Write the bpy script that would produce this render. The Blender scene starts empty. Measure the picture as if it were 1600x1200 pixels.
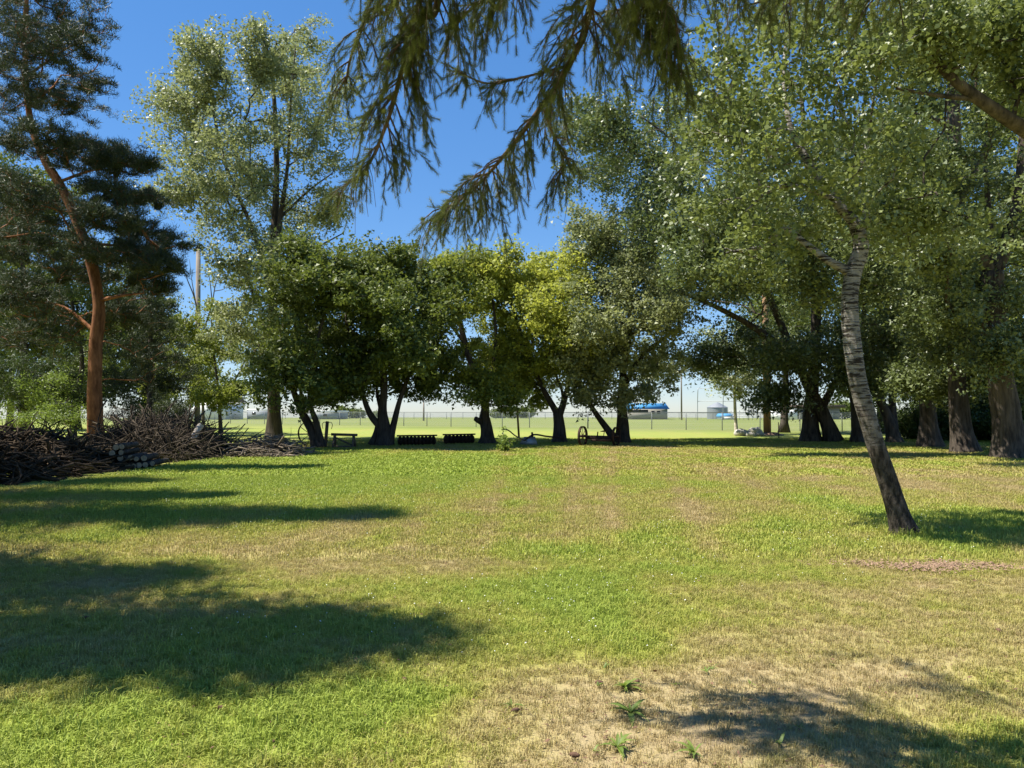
import bpy, math, random
import numpy as np
from mathutils import Vector

# ------------------------------------------------------------------ camera, sky, sun, exposure
scene = bpy.context.scene
CAM_H, F, CX, CY = 1.65, 1200.0, 800.0, 600.0
PITCH = math.atan(41 / F)
cam_d = bpy.data.cameras.new('camera')
cam_d.sensor_width = 36; cam_d.lens = F / 1600 * 36
cam_d.clip_start = 0.05; cam_d.clip_end = 6000
cam = bpy.data.objects.new('camera', cam_d)
scene.collection.objects.link(cam)
cam.location = (0, 0, CAM_H); cam.rotation_euler = (math.pi / 2 + PITCH, 0, 0)
scene.camera = cam

SUN_EL, SHADOW_AZ = math.radians(60), math.radians(3)      # the sun stands due left, shadows fall to the right
to_sun = Vector((-math.cos(SHADOW_AZ) * math.cos(SUN_EL), -math.sin(SHADOW_AZ) * math.cos(SUN_EL), math.sin(SUN_EL)))
world = bpy.data.worlds.new('World'); scene.world = world
world.use_nodes = True
wn, wl = world.node_tree.nodes, world.node_tree.links
bg = wn['Background']
sky = wn.new('ShaderNodeTexSky'); sky.sky_type = 'NISHITA'; sky.sun_disc = False
sky.sun_elevation = SUN_EL
sky.sun_rotation = math.atan2(to_sun.x, to_sun.y)
sky.altitude = 500; sky.air_density = 1.05; sky.dust_density = 0.0; sky.ozone_density = 5.0
hsv = wn.new('ShaderNodeHueSaturation'); hsv.inputs['Saturation'].default_value = 1.5        # the deep blue of a phone picture
gam = wn.new('ShaderNodeGamma'); gam.inputs[1].default_value = .6
tint = wn.new('ShaderNodeMix'); tint.data_type = 'RGBA'; tint.blend_type = 'MULTIPLY'; tint.inputs[0].default_value = 1; tint.inputs[7].default_value = (.85, .95, 1.15, 1)
wl.new(sky.outputs[0], gam.inputs[0]); wl.new(gam.outputs[0], hsv.inputs['Color']); wl.new(hsv.outputs[0], tint.inputs[6]); wl.new(tint.outputs[2], bg.inputs[0]); bg.inputs[1].default_value = 0.13
sun_d = bpy.data.lights.new('sun', 'SUN'); sun_d.energy = 5.0; sun_d.angle = math.radians(0.53)
sun_d.color = (1.0, 0.95, 0.86)
sun = bpy.data.objects.new('sun', sun_d); scene.collection.objects.link(sun)
sun.rotation_euler = to_sun.to_track_quat('Z', 'Y').to_euler()
sun.location = (0, 0, 60)
vs = scene.view_settings
vs.view_transform = 'Standard'; vs.look = 'None'; vs.gamma = 1; vs.use_curve_mapping = False
vs.exposure = 1.1
cy = scene.cycles
cy.max_bounces = 7; cy.diffuse_bounces = 3; cy.glossy_bounces = 2; cy.transmission_bounces = 4; cy.transparent_max_bounces = 12
cy.caustics_reflective = False; cy.caustics_refractive = False

# ------------------------------------------------------------------ helpers
rng = np.random.default_rng(7)
col = scene.collection
SP, CP = math.sin(PITCH), math.cos(PITCH)

def at(px, py, Y):
    """a point seen in the direction of a photo pixel, at forward distance Y"""
    u, w = (px - CX) / F, (CY - py) / F
    dy, dz = CP - w * SP, SP + w * CP
    t = Y / dy
    return np.array([u * t, Y, CAM_H + dz * t])

def ground(px, py):
    u, w = (px - CX) / F, (CY - py) / F
    dy, dz = CP - w * SP, SP + w * CP
    t = -CAM_H / dz
    return np.array([u * t, dy * t, 0.0])

def vnoise(x, y, seed=0):
    x = np.asarray(x, float); y = np.asarray(y, float)
    xi, yi = np.floor(x).astype(np.int64), np.floor(y).astype(np.int64)
    fx, fy = x - xi, y - yi
    fx, fy = fx * fx * (3 - 2 * fx), fy * fy * (3 - 2 * fy)
    def h(a, b):
        n = (a * 374761393 + b * 668265263 + seed * 982451653) & 0x7fffffff
        n = ((n ^ (n >> 13)) * 1274126177) & 0x7fffffff
        return ((n ^ (n >> 16)) & 0xffff) / 65535.0
    return (h(xi, yi) * (1 - fx) + h(xi + 1, yi) * fx) * (1 - fy) + (h(xi, yi + 1) * (1 - fx) + h(xi + 1, yi + 1) * fx) * fy

def unit(v):
    return v / np.maximum(np.linalg.norm(v, axis=-1, keepdims=True), 1e-9)

class MB:
    """collects vertices and faces, then links them as one mesh object"""
    def __init__(s):
        s.v, s.f, s.n = [], [], 0
    def add(s, verts, faces):
        verts = np.asarray(verts, float)
        for fa in (faces if isinstance(faces, list) else [faces]):
            s.f.append(np.asarray(fa, np.int64) + s.n)
        s.v.append(verts); s.n += len(verts)
    def tube(s, pts, rad, sides=8, cap=True, ridge=0.0, seed=0):
        pts = np.asarray(pts, float); n = len(pts)
        rad = np.broadcast_to(np.asarray(rad, float), (n,))
        t = np.gradient(pts, axis=0) if n > 2 else np.repeat((pts[-1] - pts[0])[None], n, 0)
        t = unit(t)
        ref = np.array([1.0, 0, 0]) if abs(t[0][0]) < 0.8 else np.array([0, 1.0, 0])
        a0 = unit(np.cross(t[0], ref)); A = [a0]
        for k in range(1, n):
            a = A[-1] - t[k] * np.dot(A[-1], t[k]); A.append(unit(a))
        A = np.array(A); B = np.cross(t, A)
        th = np.arange(sides) / sides * 2 * math.pi
        r = np.repeat(rad[:, None], sides, 1)
        if ridge:
            lg = np.cumsum(np.r_[0, np.linalg.norm(np.diff(pts, axis=0), axis=1)])
            nz = vnoise(np.tile(th * sides / 7.0, (n, 1)) + seed, np.repeat(lg[:, None] * 1.6, sides, 1), seed) - .5
            nz2 = vnoise(np.tile(np.cos(th) * 1.2 + 5, (n, 1)), np.repeat(lg[:, None] * 1.1, sides, 1) + np.sin(th) * 1.2, seed + 5) - .5
            r = r * (1 + ridge * nz + ridge * 1.2 * nz2)
        V = pts[:, None] + (A[:, None] * np.cos(th)[None, :, None] + B[:, None] * np.sin(th)[None, :, None]) * r[..., None]
        i = np.arange(n - 1)[:, None] * sides; j = np.arange(sides)[None]; j2 = (j + 1) % sides
        Q = np.stack([i + j, i + j2, i + sides + j2, i + sides + j], -1).reshape(-1, 4)
        faces = [Q]
        if cap:
            faces += [np.arange(sides)[::-1][None], (np.arange(sides) + (n - 1) * sides)[None]]
        s.add(V.reshape(-1, 3), faces)
    def box(s, c, size, rz=0.0, rx=0.0):
        x, y, z = np.array(size) / 2
        V = np.array([[-x,-y,-z],[x,-y,-z],[x,y,-z],[-x,y,-z],[-x,-y,z],[x,-y,z],[x,y,z],[-x,y,z]])
        if rx: V = V @ np.array([[1,0,0],[0,math.cos(rx),math.sin(rx)],[0,-math.sin(rx),math.cos(rx)]])
        if rz: V = V @ np.array([[math.cos(rz),math.sin(rz),0],[-math.sin(rz),math.cos(rz),0],[0,0,1]])
        s.add(V + np.array(c), np.array([[3,2,1,0],[4,5,6,7],[0,1,5,4],[1,2,6,5],[2,3,7,6],[3,0,4,7]]))
    def build(s, name, mat, parent=None, smooth=False, attr=None):
        me = bpy.data.meshes.new(name)
        V = np.concatenate(s.v) if s.v else np.zeros((0, 3))
        o = bpy.data.objects.new(name, me); col.objects.link(o)
        if parent is not None:
            o.parent = parent
            V = V - np.array(parent_origin(parent))
        me.vertices.add(len(V)); me.vertices.foreach_set('co', V.astype(np.float32).ravel())
        loops = np.concatenate([f.ravel() for f in s.f]); tot = np.concatenate([np.full(len(f), f.shape[1]) for f in s.f])
        me.loops.add(len(loops)); me.loops.foreach_set('vertex_index', loops.astype(np.int32))
        me.polygons.add(len(tot)); me.polygons.foreach_set('loop_start', np.r_[0, np.cumsum(tot)[:-1]].astype(np.int32))
        if smooth: me.polygons.foreach_set('use_smooth', np.ones(len(tot), bool))
        if attr is not None:
            for k, a in attr.items():
                dom = 'FACE' if len(a) == len(tot) else 'POINT'
                me.attributes.new(k, 'FLOAT', dom).data.foreach_set('value', np.asarray(a, np.float32))
        me.update(calc_edges=True)
        if mat is not None: me.materials.append(mat)
        return o

def parent_origin(p):
    o = np.array(p.location)
    while p.parent is not None:
        p = p.parent; o = o + np.array(p.location)
    return o

def tag(o, label, cat, group=None, kind=None):
    o['label'] = label; o['category'] = cat
    if group: o['group'] = group
    if kind: o['kind'] = kind
    return o

def thing(name, loc, label, cat, group=None):
    o = bpy.data.objects.new(name, None); col.objects.link(o)
    o.location = [float(c) for c in loc]; o.empty_display_size = 0.2
    return tag(o, label, cat, group)

def spline(P, per=6):
    """Catmull-Rom through the rows of P"""
    P = np.asarray(P, float)
    if len(P) < 3:
        t = np.linspace(0, 1, per + 1)[:, None]; return P[0] * (1 - t) + P[-1] * t
    Q = np.vstack([2 * P[0] - P[1], P, 2 * P[-1] - P[-2]]); out = []
    for k in range(1, len(Q) - 2):
        p0, p1, p2, p3 = Q[k - 1], Q[k], Q[k + 1], Q[k + 2]
        for t in np.arange(per) / per:
            out.append(.5 * ((2 * p1) + (p2 - p0) * t + (2 * p0 - 5 * p1 + 4 * p2 - p3) * t ** 2 + (3 * p1 - p0 - 3 * p2 + p3) * t ** 3))
    out.append(P[-1]); return np.array(out)

# ------------------------------------------------------------------ materials
def new_mat(name):
    m = bpy.data.materials.new(name); m.use_nodes = True
    nt = m.node_tree; b = nt.nodes['Principled BSDF']
    return m, nt, b, nt.nodes['Material Output']

def N(nt, typ, **kw):
    n = nt.nodes.new(typ)
    for k, v in kw.items(): setattr(n, k, v)
    return n

def ramp(nt, src, stops):
    r = N(nt, 'ShaderNodeValToRGB'); e = r.color_ramp.elements
    while len(e) < len(stops): e.new(0.5)
    for el, (p, c) in zip(e, stops): el.position = p; el.color = (*c, 1)
    nt.links.new(src, r.inputs[0]); return r.outputs[0]

def noise(nt, scale, detail=4, vec=None, rough=.6):
    n = N(nt, 'ShaderNodeTexNoise'); n.inputs['Scale'].default_value = scale
    n.inputs['Detail'].default_value = detail; n.inputs['Roughness'].default_value = rough
    if vec is not None: nt.links.new(vec, n.inputs['Vector'])
    return n.outputs[0]

def pos(nt, scale=(1, 1, 1)):
    g = N(nt, 'ShaderNodeNewGeometry'); m = N(nt, 'ShaderNodeMapping'); m.inputs['Scale'].default_value = scale
    nt.links.new(g.outputs['Position'], m.inputs['Vector']); return m.outputs[0]

def mix(nt, fac, a, b, typ='MIX'):
    n = N(nt, 'ShaderNodeMix', data_type='RGBA', blend_type=typ)
    for s, v in ((0, fac), (6, a), (7, b)):
        if isinstance(v, (int, float)): n.inputs[s].default_value = v
        elif isinstance(v, tuple): n.inputs[s].default_value = (*v, 1)
        else: nt.links.new(v, n.inputs[s])
    return n.outputs[2]

def bump(nt, b, h, strength=.5, dist=.02):
    n = N(nt, 'ShaderNodeBump'); n.inputs['Strength'].default_value = strength; n.inputs['Distance'].default_value = dist
    nt.links.new(h, n.inputs['Height']); nt.links.new(n.outputs[0], b.inputs['Normal'])

def attr_node(nt, name, typ='GEOMETRY'):
    a = N(nt, 'ShaderNodeAttribute', attribute_name=name, attribute_type=typ); return a.outputs['Fac']

def leaf_mat(name, dark, light, trans, tfac=.35, rough=.45, spec=.4, clump_scale=.5):
    m, nt, b, out = new_mat(name)
    c = mix(nt, attr_node(nt, 'rnd'), dark, light)
    cl = noise(nt, clump_scale, 2, pos(nt))
    c2 = mix(nt, cl, c, trans, 'MIX')
    cc = mix(nt, .35, c, c2)
    nt.links.new(cc, b.inputs['Base Color']); b.inputs['Roughness'].default_value = rough
    b.inputs['Specular IOR Level'].default_value = spec
    t = N(nt, 'ShaderNodeBsdfTranslucent'); tc = mix(nt, .6, cc, trans); nt.links.new(tc, t.inputs[0])
    ms = N(nt, 'ShaderNodeMixShader'); ms.inputs[0].default_value = tfac
    nt.links.new(b.outputs[0], ms.inputs[1]); nt.links.new(t.outputs[0], ms.inputs[2]); nt.links.new(ms.outputs[0], out.inputs[0])
    return m

def bark_mat(name, dark, light, sc=9.0, strength=.9, stretch=.16):
    m, nt, b, out = new_mat(name)
    p = pos(nt, (1, 1, stretch)); n1 = noise(nt, sc, 6, p, .65); n2 = noise(nt, 1.3, 3, pos(nt))
    c = ramp(nt, n1, [(.36, dark), (.62, light)])
    c = mix(nt, n2, c, tuple(.6 * x for x in light), 'MIX'); c = mix(nt, .6, ramp(nt, n1, [(.36, dark), (.62, light)]), c)
    nt.links.new(c, b.inputs['Base Color']); b.inputs['Roughness'].default_value = .92; b.inputs['Specular IOR Level'].default_value = .15
    bump(nt, b, n1, strength, .05); return m

def plain(name, c, rough=.8, metal=0.0, var=.35, sc=6.0, spec=.3):
    m, nt, b, out = new_mat(name)
    n = noise(nt, sc, 5, pos(nt))
    cc = ramp(nt, n, [(.3, tuple(x * (1 - var) for x in c)), (.7, tuple(min(1, x * (1 + var)) for x in c))])
    nt.links.new(cc, b.inputs['Base Color']); b.inputs['Roughness'].default_value = rough; b.inputs['Metallic'].default_value = metal
    b.inputs['Specular IOR Level'].default_value = spec; bump(nt, b, n, .15, .01); return m

M = {}
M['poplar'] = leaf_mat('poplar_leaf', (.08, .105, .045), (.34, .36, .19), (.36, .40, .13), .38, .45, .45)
M['poplar_shaded'] = leaf_mat('shaded_poplar_leaf', (.026, .044, .017), (.18, .21, .085), (.21, .27, .06), .26, .45, .5)  # darker poplar leaf for the right-hand trees: shade of the crowns put into the colour
M['poplar_near'] = leaf_mat('near_poplar_leaf', (.04, .062, .022), (.22, .25, .095), (.28, .34, .07), .32, .45, .45)
M['maple'] = leaf_mat('maple_leaf', (.055, .08, .02), (.27, .29, .06), (.36, .42, .05), .36, .5, .35)
M['maple_yellow'] = leaf_mat('yellowish_maple_leaf', (.13, .155, .03), (.40, .43, .08), (.52, .55, .08), .48, .5, .35)
M['maple_dark'] = leaf_mat('dark_maple_leaf', (.035, .056, .018), (.15, .18, .05), (.24, .30, .04), .28, .5, .35)
M['shrub'] = leaf_mat('shrub_leaf', (.08, .13, .03), (.19, .25, .06), (.30, .40, .05), .36, .5, .3)
M['hedge'] = leaf_mat('hedge_leaf', (.022, .04, .014), (.055, .08, .02), (.10, .15, .02), .22, .5, .3)
M['pine'] = leaf_mat('pine_needle', (.022, .036, .017), (.055, .072, .03), (.08, .105, .035), .15, .55, .3)
M['spruce'] = leaf_mat('spruce_needle', (.035, .054, .02), (.135, .155, .05), (.20, .23, .055), .26, .5, .3, 1.6)
M['bark'] = bark_mat('furrowed_bark', (.02, .016, .013), (.13, .105, .082), 8.0)
M['bark_dark'] = bark_mat('dark_bark', (.025, .021, .018), (.11, .09, .075), 10.0)
M['pine_bark'] = bark_mat('orange_pine_bark', (.09, .035, .016), (.33, .15, .07), 6.0, .7, .3)
M['twig'] = bark_mat('twig_bark', (.05, .04, .03), (.17, .14, .115), 14.0, .3, 1)
M['spruce_bark'] = bark_mat('spruce_bark', (.06, .04, .028), (.17, .115, .08), 20.0, .4, 1)

def poplar_trunk_mat():
    m, nt, b, out = new_mat('pale_poplar_bark')
    fur = noise(nt, 17, 6, pos(nt, (1, 1, .3)), .65)
    low = ramp(nt, fur, [(.42, (.022, .018, .014)), (.64, (.115, .095, .075))])
    sm = noise(nt, 3, 4, pos(nt))
    pale = ramp(nt, sm, [(.3, (.20, .185, .155)), (.65, (.36, .335, .29))])
    band = noise(nt, 7, 5, pos(nt, (.55, .55, 4.2)), .7)
    bandm = ramp(nt, band, [(.49, (0, 0, 0)), (.56, (1, 1, 1))])
    hi = mix(nt, bandm, pale, (.035, .028, .022))
    g = N(nt, 'ShaderNodeNewGeometry'); sep = N(nt, 'ShaderNodeSeparateXYZ'); nt.links.new(g.outputs['Position'], sep.inputs[0])
    ad = N(nt, 'ShaderNodeMath', operation='MULTIPLY_ADD'); nt.links.new(noise(nt, 2.2, 4, pos(nt)), ad.inputs[0]); ad.inputs[1].default_value = 1.6
    nt.links.new(sep.outputs[2], ad.inputs[2])
    mr = N(nt, 'ShaderNodeMapRange'); mr.inputs[1].default_value = 1.9; mr.inputs[2].default_value = 2.9
    nt.links.new(ad.outputs[0], mr.inputs[0])
    nt.links.new(mix(nt, mr.outputs[0], low, hi), b.inputs['Base Color'])
    b.inputs['Roughness'].default_value = .85; b.inputs['Specular IOR Level'].default_value = .2
    hh = mix(nt, mr.outputs[0], fur, band); bump(nt, b, hh, 1.0, .06); return m
M['pale_bark'] = poplar_trunk_mat()
M['rust'] = plain('rusty_iron', (.055, .032, .022), .85, .3)
M['old_wood'] = plain('weathered_wood', (.13, .10, .075), .9, 0, .4, 14)
M['galv'] = plain('galvanised_steel', (.33, .34, .34), .5, .6, .15)
M['pole'] = bark_mat('tan_pole_wood', (.20, .11, .055), (.42, .26, .15), 12, .4, .08)
M['grey_pole'] = bark_mat('grey_pole_wood', (.17, .14, .11), (.33, .28, .23), 12, .4, .08)
M['rock'] = plain('pale_fieldstone', (.42, .39, .33), .9, 0, .3, 5)
M['soil'] = plain('bare_soil', (.20, .125, .085), .95, 0, .35, 9)
M['cut'] = plain('sawn_wood_end', (.34, .27, .185), .85, 0, .35, 20)
M['white_paint'] = plain('white_paint', (.75, .75, .73), .6, 0, .08)
M['blue_roof'] = plain('blue_steel_roof', (.07, .27, .50), .5, 0, .12)
M['tan_wall'] = plain('grey_tan_siding', (.30, .28, .25), .8, 0, .1)
M['brown_roof'] = plain('brown_shingle_roof', (.10, .075, .06), .9, 0, .2)
M['grey_wall'] = plain('grey_shed_wall', (.26, .28, .30), .7, 0, .12)
M['dark_glass'] = plain('dark_window', (.02, .022, .026), .15, 0, .1, 6, .5)
M['birch_bark'] = plain('birch_log_bark', (.46, .40, .33), .85, 0, .5, 9)

# ------------------------------------------------------------------ the ground
def gcol(px, py):
    p = ground(px, py); return p[0], p[1]
BL = [  # green (+) and dry (-) patches: centre seen at pixel, radii in metres, amount
    (520, 738, 6.5, 5.0, .55), (700, 720, 4.5, 5.5, .40), (420, 715, 5, 4, .3), (300, 780, 6, 4, .25),
    (950, 905, 1.3, 1.6, .42), (1000, 850, 2.2, 1.6, .28), (860, 950, .8, .6, .35), (1230, 905, 1.0, .5, .3),
    (1500, 810, 2.2, 1.3, .5), (1450, 850, 1.5, .8, .35), (200, 1150, 1.6, .7, .42), (480, 1110, .9, .5, .4), (640, 1090, .35, .25, .25),
    (840, 1120, 1.1, .75, -.3), (1000, 1170, 1.0, .5, -.33), (1150, 1060, 1.4, .7, -.28), (880, 740, 2.2, 3.0, -.30), (1330, 760, 6, 3.5, -.18),
    (1380, 950, 1.4, .7, -.12), (1540, 800, 1.2, .8, -.3), (330, 880, 3, 1, -.1), (700, 850, 3.5, 1.6, -.05)]
BLG = [(*gcol(a, b), rx, ry, k) for a, b, rx, ry, k in BL]
SOILB = [(1090, 1165, .4, .13, .5), (1190, 1130, .4, .12, .45), (980, 1185, .35, .1, .4), (1250, 1090, .4, .12, .4), (620, 1040, .2, .12, .5), (1500, 770, 1.4, .8, .35)]
SOILG = [(*gcol(a, b), rx, ry, k) for a, b, rx, ry, k in SOILB]

def greenness(x, y):
    g = .47 + .4 * (vnoise(x * .35, y * .35, 1) - .5) + .5 * (vnoise(x * 1.3, y * 1.1, 2) - .5) + .35 * (vnoise(x * 4, y * 4, 3) - .5)
    for bx, by, rx, ry, k in BLG:
        g = g + k * np.exp(-((x - bx) / rx) ** 2 - ((y - by) / ry) ** 2)
    g = g + .28 * np.clip((y - 34) / 8, 0, 1)
    # wheel tracks of the mower: pale lines running away from the camera
    for x0, x1 in ((.55, 2.7), (1.05, 4.1), (-.35, -.2), (-1.2, -2.6), (2.2, 6.0), (.1, 1.2)):
        xc = x0 + (x1 - x0) * (y - 8) / 24
        g = g - .42 * np.exp(-((x - xc) / .15) ** 2) * ((y > 9) & (y < 33)) * (.4 + .6 * vnoise(x, y * .7, 9))
    g = g + .09 * np.sin((x - .09 * x * (y - 8) / 10) * 3.6 + .8 * np.sin(y * .15)) * np.clip((y - 6) / 4, 0, 1) * (y < 34)      # passes of the mower
    return np.clip(g, 0, 1)

def soilness(x, y):
    s = 0 * x
    for bx, by, rx, ry, k in SOILG:
        s = s + k * np.exp(-((x - bx) / rx) ** 2 - ((y - by) / ry) ** 2)
    s = s * (.1 + 1.6 * vnoise(x * 7, y * 9, 12)) * (.3 + 1.2 * vnoise(x * 22, y * 22, 13))
    return np.clip(s, 0, 1)

def axis(lo, hi, step, far_lo, far_hi):
    a = list(np.arange(lo, hi + 1e-6, step)); d = step
    while a[-1] < far_hi: d *= 1.35; a.append(a[-1] + d)
    d = step
    while a[0] > far_lo: d *= 1.35; a.insert(0, a[0] - d)
    return np.array(a)
gx = axis(-22, 22, .28, -2500, 2500); gy = axis(2.5, 46, .28, -400, 4000)
GX, GY = np.meshgrid(gx, gy)
R = np.hypot(GX, GY)
GZ = -np.clip(R - 152, 0, None) * .0092
nx, ny = len(gx), len(gy)
idx = np.arange(nx * ny).reshape(ny, nx)
mb = MB(); mb.add(np.stack([GX, GY, GZ], -1).reshape(-1, 3), np.stack([idx[:-1, :-1], idx[:-1, 1:], idx[1:, 1:], idx[1:, :-1]], -1).reshape(-1, 4))

def grass_colour(nt, typ):
    g = attr_node(nt, 'green', typ)
    n = noise(nt, 26, 5, pos(nt), .7); n2 = noise(nt, 4, 4, pos(nt))
    ad = N(nt, 'ShaderNodeMath', operation='MULTIPLY_ADD'); nt.links.new(n, ad.inputs[0]); ad.inputs[1].default_value = .55; nt.links.new(g, ad.inputs[2])
    ad2 = N(nt, 'ShaderNodeMath', operation='MULTIPLY_ADD'); nt.links.new(n2, ad2.inputs[0]); ad2.inputs[1].default_value = .3; nt.links.new(ad.outputs[0], ad2.inputs[2])
    sb = N(nt, 'ShaderNodeMath', operation='SUBTRACT'); nt.links.new(ad2.outputs[0], sb.inputs[0]); sb.inputs[1].default_value = .42
    return ramp(nt, sb.outputs[0], [(.02, (.44, .35, .18)), (.35, (.41, .36, .125)), (.62, (.385, .395, .085)), (.95, (.31, .38, .065))]), n, g
m, nt, b, out = new_mat('lawn')
c, n, g = grass_colour(nt, 'GEOMETRY')
fine = noise(nt, 90, 4, pos(nt, (1, .6, 1)), .75)
c = mix(nt, ramp(nt, fine, [(.3, (.55, .55, .55)), (.65, (1.25, 1.25, 1.25))]), (0, 0, 0), c, 'MULTIPLY') if False else mix(nt, 1.0, c, ramp(nt, fine, [(.32, (.6, .6, .6)), (.62, (1.0, 1.0, 1.0))]), 'MULTIPLY')
c = mix(nt, attr_node(nt, 'field'), c, ramp(nt, noise(nt, .12, 5, pos(nt, (.35, 1, 1))), [(.35, (.135, .165, .045)), (.65, (.185, .20, .075))]))
c = mix(nt, attr_node(nt, 'soil'), c, ramp(nt, fine, [(.3, (.10, .06, .04)), (.7, (.27, .18, .12))]))
nt.links.new(c, b.inputs['Base Color']); b.inputs['Roughness'].default_value = .95; b.inputs['Specular IOR Level'].default_value = .1
bump(nt, b, fine, .6, .03)
M['lawn'] = m
o = mb.build('lawn', M['lawn'], attr={'green': greenness(GX, GY).ravel(), 'soil': soilness(GX, GY).ravel(), 'field': (np.clip((GY - 41) / 5, 0, 1) * .42 + np.clip((GY + .45 * GX - 60) / 10, 0, 1) * .5).ravel()})
o['kind'] = 'structure'; o['label'] = 'wide mown lawn running into the open ball field and prairie'

# grass blades: clumps instanced on points (one object per distance band)
m, nt, b, out = new_mat('grass_blade')
c, n, g = grass_colour(nt, 'INSTANCER')
oi = N(nt, 'ShaderNodeObjectInfo')
c = mix(nt, oi.outputs['Random'], mix(nt, 1.0, c, (.72, .74, .66), 'MULTIPLY'), mix(nt, 1.0, c, (1.2, 1.18, 1.15), 'MULTIPLY'))
nt.links.new(c, b.inputs['Base Color']); b.inputs['Roughness'].default_value = .6; b.inputs['Specular IOR Level'].default_value = .25
t = N(nt, 'ShaderNodeBsdfTranslucent'); nt.links.new(c, t.inputs[0])
ms = N(nt, 'ShaderNodeMixShader'); ms.inputs[0].default_value = .3
nt.links.new(b.outputs[0], ms.inputs[1]); nt.links.new(t.outputs[0], ms.inputs[2]); nt.links.new(ms.outputs[0], out.inputs[0])
M['blade'] = m

def clump_mesh(name, n, spread, length, width, seed, lean=.55):
    r = np.random.default_rng(seed); v, f = [], []
    for k in range(n):
        x, y = r.normal(0, spread, 2); az = r.uniform(0, 2 * math.pi); L = length * r.uniform(.5, 1.25); le = r.uniform(.1, lean * 1.6)
        d = np.array([math.cos(az), math.sin(az)]); s = np.array([-d[1], d[0]]) * width * .5
        p0 = np.array([x, y]); p1 = p0 + d * L * .5 * le * .6; p2 = p0 + d * L * le
        z1, z2 = L * .55, L * max(.25, 1 - le * .6)
        i = len(v)
        v += [(*(p0 - s), -.004), (*(p0 + s), -.004), (*(p1 + s * .8), z1), (*(p1 - s * .8), z1), (*p2, z2)]
        f += [(i, i + 1, i + 2, i + 3), (i + 3, i + 2, i + 4)]
    me = bpy.data.meshes.new(name); me.from_pydata(v, [], f); me.materials.append(M['blade']); return me

def grass_zone(name, clump, y0, y1, dens, smin, smax, label, seed, keep=None):
    r = np.random.default_rng(seed); n = int((y1 - y0) * (1.4 * y1 + 5) * dens)
    y = r.uniform(y0, y1, n); x = r.uniform(-.7 * y1 - 2.5, .7 * y1 + 2.5, n)
    k = np.abs(x) < .7 * y + 2.3
    if y1 > 18: k &= ~((x < -10.2) & (y > 16.5))
    x, y = x[k], y[k]
    g, s = greenness(x, y), soilness(x, y)
    k = r.random(len(x)) > s * .95 + .35 * np.clip(.25 - g, 0, 1)
    if keep is not None: k &= keep(x, y, g, r)
    x, y, g = x[k], y[k], g[k]; n = len(x)
    me = bpy.data.meshes.new(name); me.vertices.add(n)
    me.vertices.foreach_set('co', np.stack([x, y, np.zeros(n)], -1).astype(np.float32).ravel())
    for nm, a in (('green', np.clip(g + r.normal(0, .10, n), 0, 1)), ('spin', r.uniform(0, 6.283, n)), ('size', r.uniform(smin, smax, n) * (.75 + .5 * g))):
        me.attributes.new(nm, 'FLOAT', 'POINT').data.foreach_set('value', a.astype(np.float32))
    o = bpy.data.objects.new(name, me); col.objects.link(o)
    src = bpy.data.objects.new(name + '_clump', clump)
    ng = bpy.data.node_groups.new(name + '_scatter', 'GeometryNodeTree')
    ng.interface.new_socket('Geometry', in_out='INPUT', socket_type='NodeSocketGeometry'); ng.interface.new_socket('Geometry', in_out='OUTPUT', socket_type='NodeSocketGeometry')
    gi, go = ng.nodes.new('NodeGroupInput'), ng.nodes.new('NodeGroupOutput')
    ob = ng.nodes.new('GeometryNodeObjectInfo'); ob.inputs[0].default_value = src
    ip = ng.nodes.new('GeometryNodeInstanceOnPoints')
    def na(nm):
        q = ng.nodes.new('GeometryNodeInputNamedAttribute'); q.data_type = 'FLOAT'; q.inputs[0].default_value = nm; return q.outputs[0]
    cx = ng.nodes.new('ShaderNodeCombineXYZ'); ng.links.new(na('spin'), cx.inputs[2])
    e2r = ng.nodes.new('FunctionNodeEulerToRotation'); ng.links.new(cx.outputs[0], e2r.inputs[0])
    ng.links.new(gi.outputs[0], ip.inputs['Points']); ng.links.new(ob.outputs['Geometry'], ip.inputs['Instance'])
    ng.links.new(e2r.outputs[0], ip.inputs['Rotation']); ng.links.new(na('size'), ip.inputs['Scale']); ng.links.new(ip.outputs[0], go.inputs[0])
    o.modifiers.new('scatter', 'NODES').node_group = ng
    me.materials.append(M['blade'])
    tag(o, label, 'grass', kind='stuff'); return o
grass_zone('short_grass', clump_mesh('short_grass_clump', 16, .032, .042, .0042, 1), 3.0, 8.5, 620, .7, 1.35, 'short dry lawn grass in the foreground', 11)
grass_zone('tall_grass', clump_mesh('tall_grass_clump', 9, .022, .085, .0045, 2, .7), 3.0, 9.5, 130, .6, 1.25, 'longer green tufts among the short foreground grass', 12,
           lambda x, y, g, r: g + r.normal(0, .12, len(g)) > .5)
grass_zone('middle_grass', clump_mesh('middle_grass_clump', 14, .06, .05, .009, 3), 8.5, 19, 210, .8, 1.5, 'mown grass in the middle of the lawn', 13)
grass_zone('far_grass', clump_mesh('far_grass_clump', 14, .11, .06, .02, 4), 19, 44, 46, .8, 1.6, 'mown grass at the far end of the lawn', 14)

lt = ground(1414, 836)
grass_zone('trunk_tufts', clump_mesh('trunk_tuft_clump', 12, .03, .11, .006, 5, .6), 9.4, 11, 260, .6, 1.3, 'longer grass left around the foot of the leaning poplar', 15,
           lambda x, y, g, r: np.abs(np.hypot(x - lt[0], y - lt[1]) - .2) < .13 + .05 * r.normal(0, 1, len(x)))
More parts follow.
